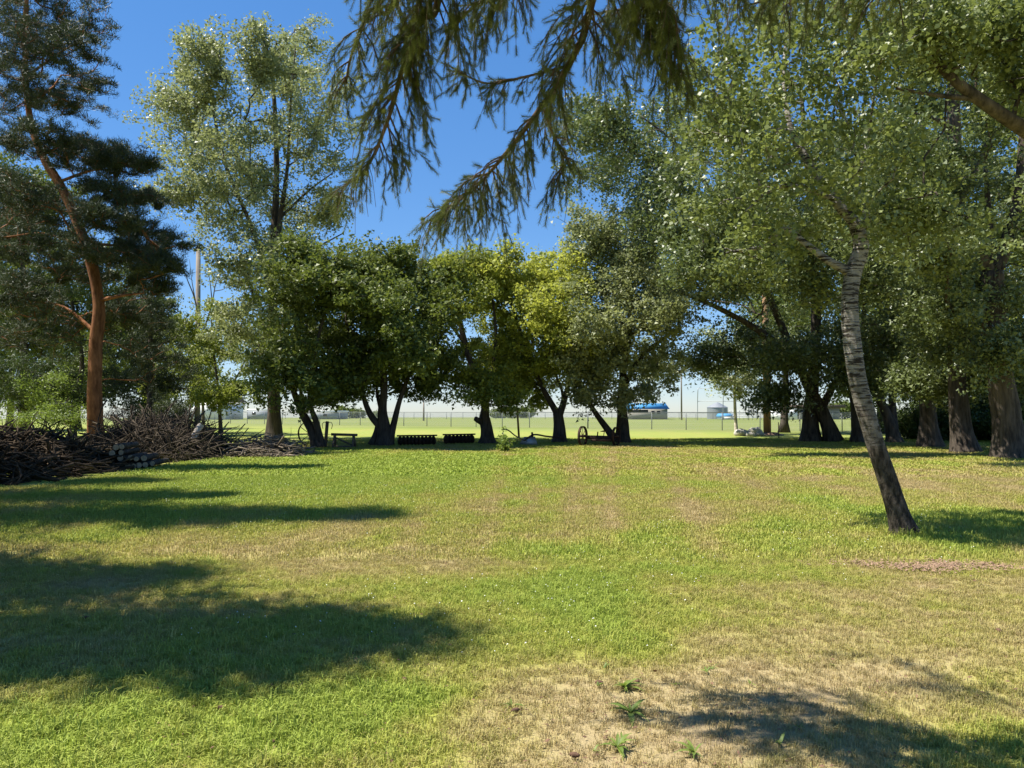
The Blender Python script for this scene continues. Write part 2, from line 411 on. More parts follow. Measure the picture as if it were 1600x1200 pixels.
# ------------------------------------------------------------------ trees
def leaves(centres, per, sig, size, seed, up=.35, kind='kite', flat=.75, aspect=.85, axes=None):
    r = np.random.default_rng(seed); nc = len(centres)
    cnt = np.maximum(3, (per * r.lognormal(-.12, .5, nc))).astype(int); n = int(cnt.sum()); rp = lambda a: np.repeat(a, cnt, 0)
    sg = rp(sig * r.uniform(.65, 1.3, nc))[:, None]; cc = rp(centres)
    off = r.normal(0, 1, (n, 3)) * np.array([1, 1, flat])
    if axes is not None:
        ax = rp(axes); al = np.sum(off * ax, 1, keepdims=True); off = off * .8 + ax * al * .75
    off = off / np.maximum(1, np.linalg.norm(off, axis=1, keepdims=True) / 2.1)      # no stray leaves in the air
    c = cc + off * sg
    rnd = np.clip(rp(r.normal(.5, .18, nc)) + r.normal(0, .22, n), 0, 1); mb = MB()
    if kind in ('kite', 'tri'):
        nn = unit(r.normal(0, 1, (n, 3)) + np.array([0, 0, up])); a = unit(np.cross(nn, r.normal(0, 1, (n, 3)))); s = np.cross(nn, a)
        L = (size * r.uniform(.45, 1.4, n))[:, None]; W = L * aspect * .5
        if kind == 'kite':
            V = np.stack([c, c + a * L * .42 + s * W, c + a * L, c + a * L * .42 - s * W], 1); mb.add(V.reshape(-1, 3), np.arange(4 * n).reshape(-1, 4))
        else:
            V = np.stack([c + s * W, c + a * L, c - s * W], 1); mb.add(V.reshape(-1, 3), np.arange(3 * n).reshape(-1, 3))
    else:                                   # needles point away from the middle of their tuft
        a = unit(r.normal(0, 1, (n, 3)) + np.array([0, 0, up]) + unit(c - cc) * .7); s = unit(np.cross(a, r.normal(0, 1, (n, 3))))
        L = (size * r.uniform(.6, 1.25, n))[:, None]; W = L * aspect * .5
        V = np.stack([c - s * W, c + s * W, c + a * L], 1); mb.add(V.reshape(-1, 3), np.arange(3 * n).reshape(-1, 3))
    return mb, rnd

def grow(trunks, clumps, r, tip=.012, sag=0.0, power=2.3):
    """join every foliage clump to the nearest limb by a bent branch; returns chains of (points, radii)"""
    P, Rd, par, fixed = [], [], [], []
    for pts, rad in trunks:
        base = len(P)
        for k in range(len(pts)):
            P.append(pts[k]); Rd.append(rad[k]); par.append(-1); fixed.append(True)
    T = np.array(P)
    d0 = np.array([np.min(np.linalg.norm(T - c, axis=1)) for c in clumps]); order = np.argsort(d0)
    cap = len(P) + 3 * len(clumps); A = np.zeros((cap, 3)); A[:len(P)] = T; m = len(P)
    ft = np.zeros(cap, bool); ft[:m] = True; depth = np.zeros(cap); chains = []
    low = T[:, 2].min() + .14 * (T[:, 2].max() - T[:, 2].min())
    for i in order:
        c = clumps[i]; D = c - A[:m]; L = np.linalg.norm(D, axis=1)
        cost = L * (1 + 1.1 * np.clip(-D[:, 2] / np.maximum(L, 1e-6), 0, 1)) + .12 * depth[:m] + np.where(A[:m, 2] < low, 4, 0)
        k = int(np.argmin(cost)); p = A[k]; l = max(L[k], .05)
        b1 = p + (c - p) * .35 + r.normal(0, .06, 3) * l + np.array([0, 0, .06 * l - sag * l]); b2 = p + (c - p) * .7 + r.normal(0, .05, 3) * l + np.array([0, 0, .05 * l - sag * l * .6])
        ids = [k]
        for q in (b1, b2, c):
            A[m] = q; depth[m] = depth[k] + l; par.append(ids[-1]); Rd.append(tip); ids.append(m); m += 1
        chains.append(ids)
    Rd = np.array(Rd); acc = np.zeros(m)
    for j in range(m - 1, len(T) - 1, -1):
        rr = max(acc[j], tip ** power); Rd[j] = rr ** (1 / power)
        acc[par[j]] += rr * (0.55 if par[j] >= len(T) else 0) if False else 0
        if par[j] >= len(T):
            acc[par[j]] = max(acc[par[j]], rr) + (tip ** power if j % 3 == len(T) % 3 else 0) + (rr * .35 if acc[par[j]] > 0 else 0)
    out = []
    for ids in chains:
        rr = Rd[ids].copy(); lim = Rd[ids[0]] * (.55 if ids[0] < len(T) else .95)
        rr[0] = min(lim, rr[1] * 1.15); rr = np.minimum(rr, max(lim, tip)); out.append((A[ids], rr))
    return out

def blob_clumps(blobs, Y, r, dscale=1.0, hollow=.25):
    out = []; half = (max(b[0] + b[2] for b in blobs) - min(b[0] - b[2] for b in blobs)) / 2 * Y / F      # crowns are as deep as they are wide
    for q, (px, py, rx, ry, n, *rest) in enumerate(blobs):
        dY = rest[0] if rest else half * .75 * math.sin(q * 2.4 + 3.8); dr = rest[1] if len(rest) > 1 else None
        c = at(px, py, Y + dY); k = (Y + dY) / F
        rz = dr if dr else max(rx, ry) * k * .8 * dscale
        nb = max(4, n // 3); v = unit(r.normal(0, 1, (nb, 3))); lump = .72 + .55 * vnoise(v[:, 0] * 2.2 + px, v[:, 2] * 2.2 + py, 3)
        v = v * ((r.uniform(hollow, 1, nb) ** .5) * lump)[:, None]; ctr = c + v * np.array([rx * k, rz, ry * k]); pick = r.integers(0, nb, n)
        out.append(ctr[pick] + r.normal(0, 1, (n, 3)) * np.array([.2, .2, .13]) * min(rx, ry) * k * 1.9)
    return np.concatenate(out)

def tree(name, label, base, trunk_px, blobs, leaf, per, size, sig, seed, bark='bark_dark', group=None, up=.8, kind='tri',
         dscale=1.0, tip=.011, sides=14, flat=.75, aspect=.85, cat='tree', ridge=.14, sag=0.0, hollow=.25, flare=1.5, smooth_trunk=True):
    """trunk_px: [(points (px, py, dY), r0, r1)], the first starts at the foot; blobs: (px, py, rx, ry, count[, dY, depth])"""
    r = np.random.default_rng(seed); foot = ground(*base); Y = foot[1]
    root = thing(name, foot, label, cat, group)
    mb = MB(); trunks = []
    for k, (pp, r0, r1) in enumerate(trunk_px):
        P = [at(x, y, Y + d) for x, y, d in pp]
        if k == 0: P[0] = np.array([P[0][0], P[0][1], -.06])
        S = spline(P, 7); t = np.linspace(0, 1, len(S)); rad = r0 + (r1 - r0) * t ** .85
        if k == 0 or (pp[0][1] > base[1] - 12):
            h = S[:, 2]; rad = rad * (1 + (flare - 1) * np.exp(-np.clip(h, 0, None) / (r0 * 1.3)))
        mb.tube(S, rad, sides if r0 > .05 else 7, True, ridge, seed + k); trunks.append((S, rad))
    if blobs:
        C = blob_clumps(blobs, Y, r, dscale, hollow); C[:, 2] = np.maximum(C[:, 2], .25)
        ends, axes = [], []
        for pts, rr in grow(trunks, C, r, tip, sag):
            mb.tube(pts, rr, 3, False); ends.append(pts[-1]); axes.append(unit(pts[-1] - pts[1]))
    mb.build('trunk', M[bark], root, smooth_trunk)
    if blobs:
        lm, rnd = leaves(np.array(ends), per, sig, size, seed + 99, up, kind, flat, aspect, np.array(axes))
        lm.build('crown', M[leaf], root, attr={'rnd': rnd})
    return root

MID = 'row of trees along the far edge of the lawn'
# tall silvery poplar on the left
tree('poplar_tree', 'tall silvery poplar towering over the brush heaps', (428, 690),
     [([(428, 690, 0), (428, 620, 0), (426, 500, 0), (428, 380, 0), (432, 270, .2), (428, 150, 0), (415, 60, 0)], .40, .05),
      ([(428, 420, 0), (438, 340, -.4), (449, 260, -.6), (455, 150, -.5), (462, 70, -.4)], .17, .03),
      ([(427, 470, 0), (395, 360, .3), (350, 250, .6), (325, 120, .6), (320, 60, .5)], .16, .03),
      ([(428, 350, 0), (480, 300, .5), (520, 270, .8)], .09, .03), ([(428, 430, 0), (480, 395, -.5), (535, 365, -.8)], .09, .03)],
     [(320, 95, 30, 62, 60), (275, 165, 42, 60, 60), (325, 205, 75, 85, 110), (412, 80, 38, 55, 60), (465, 90, 44, 60, 65), (480, 200, 62, 95, 110),
      (390, 240, 90, 90, 110), (400, 330, 110, 60, 90), (300, 290, 52, 45, 45), (500, 320, 55, 45, 45), (440, 420, 95, 55, 70), (385, 400, 60, 50, 40), (395, 520, 60, 90, 75), (455, 520, 50, 60, 50), (350, 480, 45, 60, 35)],
     'poplar', 97, 0.134, 0.34, 21, group=MID, tip=.012)
tree('maple_tree', 'dark leaning maple clump behind the spoked iron wheel', (492, 700),
     [([(500, 700, 0), (487, 672, 0), (470, 640, 0), (455, 600, .2), (440, 540, .3), (450, 480, .3)], .24, .06),
      ([(492, 697, 0), (484, 670, .3), (474, 640, .6), (470, 590, .8), (480, 500, 1)], .16, .05), ([(502, 695, 0), (494, 660, -.3), (484, 625, -.5), (490, 560, -.6), (510, 480, -.4)], .17, .05)],
     [(470, 470, 50, 70, 60), (520, 450, 50, 55, 60), (500, 560, 65, 60, 90), (450, 590, 45, 50, 60), (530, 600, 40, 35, 40), (465, 400, 40, 30, 30)],
     'maple_dark', 105, 0.147, 0.30, 22, group=MID, up=.9)
tree('maple_tree', 'broad dark maple on several trunks between the trestle and the disc gangs', (598, 697),
     [([(600, 697, 0), (600, 670, 0), (598, 645, 0), (600, 600, 0), (598, 520, .2), (600, 440, .4)], .34, .06),
      ([(597, 668, 0), (580, 650, 0), (568, 620, 0), (558, 570, -.3), (540, 500, -.4)], .20, .05), ([(608, 693, 0), (616, 660, 0), (625, 625, 0), (640, 580, .3), (655, 520, .4)], .19, .05),
      ([(580, 695, 0), (588, 675, 0), (592, 655, 0)], .14, .11), ([(598, 650, 0), (590, 620, .4), (586, 570, .6)], .1, .05)],
     [(580, 430, 60, 40, 70), (630, 420, 45, 35, 45), (560, 510, 65, 60, 100), (630, 510, 60, 60, 100), (600, 570, 85, 45, 110), (660, 575, 40, 45, 55), (540, 590, 45, 35, 45), (650, 560, 22, 18, 16, -4.5, .8), (610, 470, 80, 50, 70)],
     'maple_dark', 111, 0.147, 0.30, 23, group=MID, up=.9)
tree('maple_tree', 'lopped maple with a knobby trunk and a sawn side stub', (762, 694),
     [([(762, 694, 0), (760, 672, 0), (757, 650, 0), (757, 630, 0), (745, 590, 0), (728, 540, .2), (716, 490, .3), (712, 430, .3)], .33, .08),
      ([(757, 662, 0), (750, 658, -.2), (743, 654, -.35)], .15, .14), ([(757, 635, 0), (768, 590, .3), (775, 530, .4), (770, 470, .4)], .17, .05), ([(728, 540, .2), (700, 500, .2), (680, 460, .2)], .09, .03)],
     [(690, 430, 45, 32, 60), (735, 420, 40, 30, 40), (670, 480, 35, 45, 40), (720, 470, 40, 35, 35), (770, 440, 30, 40, 40), (745, 605, 34, 28, 48, -1.5), (700, 600, 28, 30, 25), (780, 560, 32, 45, 45), (790, 620, 22, 18, 14), (720, 560, 25, 25, 18)],
     'maple', 105, 0.134, 0.28, 24, group=MID, up=.9, ridge=.4)
tree('maple_tree', 'yellowish forked maple above the old plough', (873, 692),
     [([(874, 692, 0), (874, 665, 0), (872, 645, 0)], .31, .26), ([(872, 648, 0), (860, 628, 0), (845, 600, 0), (825, 550, .2), (800, 480, .2), (785, 430, .2)], .19, .04),
      ([(874, 648, 0), (882, 625, 0), (888, 590, 0), (880, 530, .3), (875, 460, .3)], .2, .04), ([(875, 640, 0), (878, 610, .4), (850, 540, .8), (840, 460, .8)], .1, .03)],
     [(780, 430, 48, 35, 75), (840, 430, 50, 30, 70), (800, 490, 65, 45, 105), (860, 500, 55, 50, 90), (840, 560, 75, 45, 110), (890, 570, 45, 45, 60), (800, 570, 40, 40, 45), (830, 605, 50, 22, 35), (895, 440, 35, 35, 40)],
     'maple_yellow', 100, 0.141, 0.29, 25, group=MID, up=.9)
tree('poplar_tree', 'grey green poplar with a limb leaning from its foot over the wheeled implement', (972, 692),
     [([(972, 692, 0), (973, 665, 0), (972, 630, 0), (975, 570, 0), (985, 500, .2), (975, 420, .3), (955, 360, .3)], .36, .05),
      ([(962, 688, 0), (945, 665, 0), (925, 637, 0), (905, 600, 0), (890, 550, .2)], .21, .05), ([(972, 610, 0), (1000, 560, -.3), (1035, 530, -.5), (1060, 515, -.5)], .16, .05), ([(975, 560, 0), (950, 480, .3), (935, 420, .4)], .12, .03)],
     [(930, 380, 50, 42, 95), (985, 370, 50, 42, 80), (1030, 420, 45, 50, 70), (960, 450, 75, 40, 95), (920, 520, 45, 50, 60), (1000, 520, 60, 55, 85), (960, 590, 65, 40, 95), (1035, 570, 38, 40, 42), (905, 590, 35, 35, 40), (1050, 500, 40, 35, 35), (1030, 480, 45, 40, 40, -4), (940, 520, 45, 35, 35, -4)],
     'poplar', 102, 0.134, 0.30, 26, group=MID)

RIGHT = 'big poplars along the right side of the lawn'
tree('poplar_tree', 'massive poplar with crossing trunks beside the tan pole', (1280, 691),
     [([(1265, 691, .4), (1266, 650, .4), (1270, 600, .4), (1275, 500, .5), (1270, 380, .6), (1260, 250, .6), (1250, 120, .6)], .46, .08),
      ([(1302, 690, 0), (1288, 650, 0), (1265, 608, 0), (1245, 570, -.2), (1190, 520, -.8), (1120, 480, -1.2), (1060, 455, -1.5)], .40, .07),
      ([(1282, 640, 0), (1298, 610, 0), (1312, 575, 0), (1320, 480, .3)], .24, .08), ([(1245, 570, -.2), (1200, 460, -.5), (1130, 330, -.6), (1060, 230, -.6), (1000, 180, -.6)], .22, .04), ([(1270, 400, .6), (1190, 300, 1), (1120, 180, 1.2)], .2, .04)],
     [(940, 190, 48, 52, 80), (1000, 260, 70, 60, 120), (930, 270, 38, 40, 45), (1080, 330, 80, 70, 130), (1060, 200, 60, 50, 70), (1150, 240, 80, 80, 110), (1180, 400, 80, 80, 130), (1100, 450, 70, 50, 100), (1250, 350, 70, 80, 90), (1180, 540, 70, 40, 95), (1120, 560, 45, 35, 45), (1250, 560, 60, 40, 80, -2), (1290, 470, 60, 60, 70), (1215, 610, 40, 22, 35, -2), (1300, 250, 60, 70, 50), (1310, 580, 45, 30, 40, -3)],
     'poplar_shaded', 93, 0.141, 0.41, 31, 'bark', RIGHT)
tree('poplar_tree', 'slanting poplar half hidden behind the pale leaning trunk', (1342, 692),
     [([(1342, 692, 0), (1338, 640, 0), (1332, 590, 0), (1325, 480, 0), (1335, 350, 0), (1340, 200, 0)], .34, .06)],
     [(1340, 300, 60, 80, 80), (1360, 420, 55, 70, 80), (1330, 540, 45, 50, 55), (1390, 540, 40, 45, 45)], 'poplar_shaded', 93, 0.141, 0.40, 32, 'bark', RIGHT)
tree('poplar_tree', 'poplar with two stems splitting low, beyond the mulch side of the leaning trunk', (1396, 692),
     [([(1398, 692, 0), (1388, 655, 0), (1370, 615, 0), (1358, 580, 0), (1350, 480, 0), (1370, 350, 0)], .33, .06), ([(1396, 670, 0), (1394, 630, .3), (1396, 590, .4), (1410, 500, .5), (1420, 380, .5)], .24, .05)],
     [(1420, 330, 60, 80, 80), (1400, 450, 60, 60, 80), (1440, 560, 50, 40, 55), (1380, 590, 40, 25, 25)], 'poplar_shaded', 93, 0.141, 0.40, 33, 'bark', RIGHT)
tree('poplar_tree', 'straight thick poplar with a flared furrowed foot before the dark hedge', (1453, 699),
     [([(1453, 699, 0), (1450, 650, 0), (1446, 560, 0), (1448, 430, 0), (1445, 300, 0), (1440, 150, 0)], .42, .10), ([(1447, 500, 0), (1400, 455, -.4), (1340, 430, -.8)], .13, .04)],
     [(1440, 200, 70, 90, 80), (1470, 400, 60, 60, 60), (1420, 520, 60, 45, 55), (1500, 590, 45, 35, 40), (1440, 600, 50, 26, 45, -2), (1400, 300, 70, 60, 50, -5), (1470, 560, 40, 40, 40, -2)], 'poplar_shaded', 95, 0.128, 0.37, 34, 'bark', RIGHT)
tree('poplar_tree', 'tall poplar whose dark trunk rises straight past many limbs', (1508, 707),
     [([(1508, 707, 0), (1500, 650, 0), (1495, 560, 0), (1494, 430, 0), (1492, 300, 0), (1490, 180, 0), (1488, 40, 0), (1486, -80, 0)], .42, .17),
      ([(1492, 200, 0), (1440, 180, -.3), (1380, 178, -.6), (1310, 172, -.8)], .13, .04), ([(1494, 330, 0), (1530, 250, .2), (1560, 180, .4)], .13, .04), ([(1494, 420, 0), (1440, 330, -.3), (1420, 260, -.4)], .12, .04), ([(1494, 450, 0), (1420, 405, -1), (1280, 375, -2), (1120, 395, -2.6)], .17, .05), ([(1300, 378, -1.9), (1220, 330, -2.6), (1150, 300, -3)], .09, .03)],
     [(1420, 100, 80, 70, 80), (1500, 60, 80, 60, 60), (1560, 150, 60, 70, 55), (1400, 230, 60, 60, 50), (1530, 300, 45, 60, 45), (1450, 470, 50, 50, 45), (1540, 480, 35, 50, 30), (1530, 580, 40, 45, 50, 1), (1480, 520, 45, 40, 40, -2), (1380, 330, 70, 60, 50, -3), (1500, 440, 45, 50, 40, -1.5), (1150, 330, 70, 55, 70, -3), (1085, 415, 55, 40, 50, -2.5), (1230, 400, 70, 45, 60, -2), (1330, 440, 60, 40, 45, -2)], 'poplar_shaded', 100, 0.122, 0.34, 35, 'bark', RIGHT)
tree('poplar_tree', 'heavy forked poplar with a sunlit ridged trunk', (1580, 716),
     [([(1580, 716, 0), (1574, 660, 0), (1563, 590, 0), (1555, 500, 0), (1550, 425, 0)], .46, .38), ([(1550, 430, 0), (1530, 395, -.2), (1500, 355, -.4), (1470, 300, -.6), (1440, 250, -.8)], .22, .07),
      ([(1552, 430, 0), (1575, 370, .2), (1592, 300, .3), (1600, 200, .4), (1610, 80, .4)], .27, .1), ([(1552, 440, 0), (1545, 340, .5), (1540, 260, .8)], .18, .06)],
     [(1590, 120, 60, 90, 70), (1480, 290, 50, 50, 50), (1580, 330, 45, 60, 45), (1500, 400, 45, 40, 40), (1600, 480, 40, 60, 40), (1600, 600, 45, 40, 50, 2), (1650, 300, 60, 120, 60), (1545, 560, 30, 40, 30, -1.5), (1500, 480, 45, 45, 45, -1.5), (1420, 380, 60, 50, 40, -4), (1595, 540, 30, 40, 30, -1)], 'poplar_shaded', 100, 0.115, 0.31, 36, 'bark', RIGHT)
# the pale leaning poplar close by
tree('leaning_poplar_tree', 'slim leaning poplar with white banded upper bark standing alone on the lawn', (1414, 836),
     [([(1414, 836, 0), (1390, 760, 0), (1362, 670, 0), (1338, 580, 0), (1328, 480, 0), (1333, 425, 0), (1345, 385, 0), (1335, 345, 0)], .128, .095),
      ([(1337, 350, 0), (1310, 320, 0), (1280, 280, .1), (1255, 240, .2), (1235, 200, .3), (1225, 130, .5), (1230, 40, 1.0)], .085, .022),
      ([(1240, 205, .25), (1210, 203, .1), (1180, 195, 0), (1140, 180, -.1)], .04, .015), ([(1326, 425, 0), (1290, 405, 0), (1255, 378, .1), (1225, 358, .2), (1190, 385, .2), (1145, 393, .2)], .06, .02),
      ([(1340, 372, 0), (1348, 330, .3), (1340, 280, 1.0), (1355, 220, 1.4), (1370, 120, 1)], .05, .016), ([(1300, 310, 0), (1240, 290, -.3), (1200, 300, -.5), (1165, 330, -.6)], .035, .012)],
     [(1230, 80, 90, 70, 60, .3, 1.9), (1130, 170, 70, 60, 50, 0, 1.5), (1240, 190, 80, 70, 45, .4, 1.7), (1330, 130, 80, 80, 55, .7, 1.7), (1160, 270, 70, 60, 42, 0, 1.5), (1340, 260, 60, 60, 32, .6, 1.4), (1120, 90, 50, 60, 30, .3, 1.4), (1200, 370, 60, 40, 26, .2, 1.2), (1400, 60, 60, 60, 30, .9, 1.5), (1290, 340, 40, 30, 12, .4, 1.0), (1300, 20, 90, 50, 30, .6, 1.5), (1265, 275, 40, 35, 8, -.6, .5), (1340, 205, 45, 35, 8, -.6, .5), (1375, 330, 35, 30, 7, -.4, .4)],
     'poplar_near', 60, .066, .16, 37, 'pale_bark', kind='kite', tip=.0042, sides=22, ridge=.22, flare=1.6)
# tree just outside on the right: one heavy limb and hanging leaves reach into the yard
tree('poplar_tree', 'poplar trunk and heavy limb slanting in from beyond the right edge', (1760, 800),
     [([(1760, 800, 0), (1750, 600, 0), (1735, 420, 0), (1720, 280, 0), (1710, 100, 0)], .30, .16), ([(1720, 290, 0), (1650, 235, -.4), (1590, 195, -.8), (1530, 155, -1.1), (1480, 115, -1.3), (1440, 60, -1.5)], .145, .05), ([(1530, 155, -1.1), (1470, 150, -1.2), (1400, 138, -1.3)], .05, .02)],
     [(1540, 60, 90, 50, 80, -1), (1440, 60, 70, 50, 60, -1.4), (1600, 120, 60, 60, 35, -.6), (1700, 100, 90, 90, 60), (1650, 330, 70, 70, 40), (1450, 340, 60, 50, 45, -1.0), (1580, 20, 80, 30, 30, -.6)], 'poplar_near', 70, .075, .2, 38, 'bark', kind='kite', tip=.006)

# ------------------------------------------------------------------ conifers and undergrowth on the left
LEFT = 'evergreens and shrubs along the left side'
tree('pine_tree', 'leaning pine with an orange trunk behind the brush heap', (152, 706),
     [([(152, 706, 0), (148, 620, 0), (150, 540, 0), (154, 470, 0), (135, 385, 0), (100, 300, 0), (70, 250, 0), (48, 190, 0), (40, 100, 0), (42, -60, 0)], .31, .08),
      ([(152, 470, 0), (190, 462, -.4), (225, 458, -.6)], .09, .03), ([(130, 380, 0), (190, 385, -.3), (255, 400, -.5)], .07, .02), ([(90, 285, 0), (150, 265, -.3), (200, 270, -.4)], .07, .02), ([(130, 385, 0), (70, 365, .3), (10, 370, .5)], .07, .02), ([(150, 520, 0), (100, 480, .4), (40, 470, .6)], .08, .02), ([(40, 120, 0), (90, 85, -.2), (130, 60, -.3)], .06, .02)],
     [(175, 245, 45, 24, 126), (120, 240, 60, 22, 138), (215, 310, 40, 20, 92), (180, 340, 60, 22, 114), (240, 370, 45, 18, 103), (190, 400, 75, 20, 149), (250, 410, 40, 16, 80), (130, 430, 70, 22, 103), (30, 300, 45, 40, 92), (30, 380, 45, 35, 92), (60, 40, 60, 40, 172), (115, 80, 35, 30, 80), (100, 160, 50, 25, 103), (20, 130, 40, 60, 114), (40, 460, 50, 30, 103), (200, 480, 60, 25, 92), (60, 210, 50, 20, 80), (230, 560, 40, 30, 57), (80, -30, 60, 40, 92), (215, 250, 30, 20, 57), (90, 330, 60, 25, 92), (160, 300, 45, 22, 80), (230, 440, 45, 18, 69), (150, 500, 60, 22, 80), (30, 60, 40, 40, 69), (10, 200, 40, 40, 60), (130, 130, 35, 22, 45), (140, 30, 30, 30, 40), (20, 340, 50, 35, 50), (100, 390, 60, 25, 60), (60, 520, 70, 30, 60), (260, 385, 40, 16, 50)],
     'pine', 78, .19, .13, 41, 'pine_bark', LEFT, up=.7, kind='needle', aspect=.13, flat=.5, tip=.007)
tree('spruce_tree', 'dark spruce with drooping boughs behind the pine', (40, 690),
     [([(40, 690, 0), (38, 560, 0), (36, 430, 0), (34, 330, 0)], .28, .05)], [(40, 380, 35, 30, 57), (35, 450, 55, 35, 114), (45, 520, 75, 40, 171), (50, 590, 80, 35, 152), (20, 300, 35, 35, 57), (10, 360, 45, 35, 66), (90, 620, 70, 25, 76)], 'hedge', 80, .21, .17, 42, 'bark_dark', LEFT, up=-.3, kind='needle', aspect=.16, sag=.12)
tree('spruce_tree', 'shaggy dark spruce between the orange pine trunk and the grey utility pole', (235, 688),
     [([(235, 688, 0), (235, 560, 0), (236, 440, 0)], .25, .05)], [(235, 470, 30, 35, 57), (230, 530, 50, 35, 114), (230, 590, 62, 35, 152), (235, 640, 60, 22, 95)], 'pine', 80, .21, .17, 43, 'bark_dark', LEFT, up=-.2, kind='needle', aspect=.15, sag=.1)
tree('maple_tree', 'green maple filling the gap behind the pine', (105, 684),
     [([(112, 684, 0), (120, 620, 0), (128, 560, 0), (110, 460, 0), (95, 380, 0)], .22, .05)], [(60, 330, 60, 50, 60), (130, 420, 80, 60, 90), (200, 500, 60, 60, 70), (30, 500, 50, 60, 50), (120, 560, 70, 50, 70), (0, 400, 50, 80, 50), (10, 280, 45, 50, 40)], 'maple_dark', 93, 0.166, 0.34, 44, 'bark_dark', LEFT, up=.5)
tree('maple_tree', 'small green maple between the utility pole and the tall poplar', (345, 678),
     [([(345, 678, 0), (342, 620, 0), (335, 560, 0), (330, 500, 0)], .15, .04), ([(342, 630, 0), (375, 580, 0), (390, 540, 0)], .09, .03)], [(330, 510, 45, 40, 45), (375, 560, 45, 50, 60), (310, 580, 45, 40, 50), (350, 615, 60, 22, 50), (280, 540, 40, 50, 45), (270, 610, 40, 30, 40)], 'maple', 93, 0.166, 0.31, 45, 'bark_dark', LEFT, up=.5)
tree('dead_tree', 'bare dead tree with crooked grey branches beside the utility pole', (318, 674),
     [([(318, 674, 0), (316, 600, 0), (312, 520, 0), (305, 470, 0), (292, 435, 0), (285, 410, 0)], .13, .02), ([(313, 530, 0), (330, 480, .2), (338, 440, .2), (352, 415, .2)], .08, .015), ([(332, 476, .2), (328, 440, 0), (322, 405, 0)], .05, .012), ([(308, 485, 0), (300, 440, .4), (296, 405, .4)], .05, .012), ([(335, 455, .2), (352, 450, .1), (366, 430, 0)], .04, .01), ([(316, 560, 0), (290, 520, .2), (275, 480, .2)], .05, .012)],
     [], 'maple', 0, .1, .3, 46, 'twig', up=0, sides=8)
tree('shrub', 'pale green leafy shrub lit by the sun behind the wood heap', (75, 694), [([(75, 694, 0), (72, 660, 0), (70, 625, 0)], .06, .02), ([(75, 692, 0), (95, 655, 0), (108, 620, 0)], .05, .02), ([(74, 692, 0), (40, 660, 0), (25, 635, 0)], .05, .02)],
     [(70, 615, 38, 26, 45), (105, 640, 28, 30, 38), (35, 635, 34, 26, 38), (75, 655, 55, 18, 35)], 'shrub', 88, .075, .24, 47, 'twig', LEFT, cat='shrub', tip=.006)
BACK = 'trees filling the background behind the yard'
for k, (px, py, top, w_, lab) in enumerate(((1375, 677, 210, 75, 'leafy tree far behind the pale leaning trunk'), (1455, 676, 150, 80, 'leafy tree far behind the straight thick poplar'), (1540, 677, 180, 80, 'leafy tree far behind the heavy forked poplar'), (1640, 678, 160, 90, 'leafy tree far behind, past the heavy forked poplar'),
                                            (15, 672, 330, 70, 'leafy tree far behind the dark spruce'), (120, 671, 400, 70, 'leafy tree far behind the orange pine trunk'), (225, 670, 440, 60, 'leafy tree far behind the shaggy spruce'), (1225, 676, 330, 70, 'leafy tree far behind the crossing poplar trunks'))):
    low = 640 if k != 7 else 560; hh = low - top
    tree('background_tree', lab, (px, py), [([(px, py, 0), (px + 3, py - 120, 0), (px, top + hh * .3, 0)], .3, .06)],
         [(px, top + hh * .2, w_ * .7, hh * .2, 45), (px - w_ * .3, top + hh * .45, w_ * .8, hh * .22, 50), (px + w_ * .3, top + hh * .5, w_ * .8, hh * .22, 50), (px, top + hh * .78, w_, hh * .24, 75)], ('maple_dark', 'maple', 'hedge')[k % 2 if k < 4 else 2 if k < 7 else 0], 110, .21, .55, 170 + k, 'bark_dark', BACK, hollow=.1)
HEDGE = 'dark hedge bushes behind the right poplars'
for k, (px, py, w, h) in enumerate(((1430, 687, 38, 45), (1490, 688, 42, 55), (1548, 690, 45, 60), (1610, 692, 45, 65))):
    tree('hedge_bush', ['low dark hedge bush between the forked and the straight thick poplar', 'dark hedge bush between the straight thick poplar and the tall one', 'dark hedge bush between the tall and the heavy forked poplar', 'tall dark hedge bush behind the heavy forked poplar'][k], (px, py),
         [([(px, py, 0), (px + 4, py - h, 0)], .08, .03), ([(px, py, 0), (px - 16, py - h * .8, 0)], .06, .02)], [(px, py - h * .55, w, h * .55, 75), (px + 10, py - h * 1.2, w * .8, h * .4, 45), (px, py - 12, w, 12, 30)], 'hedge', 130, .12, .34, 50 + k, 'bark_dark', HEDGE, cat='bush')
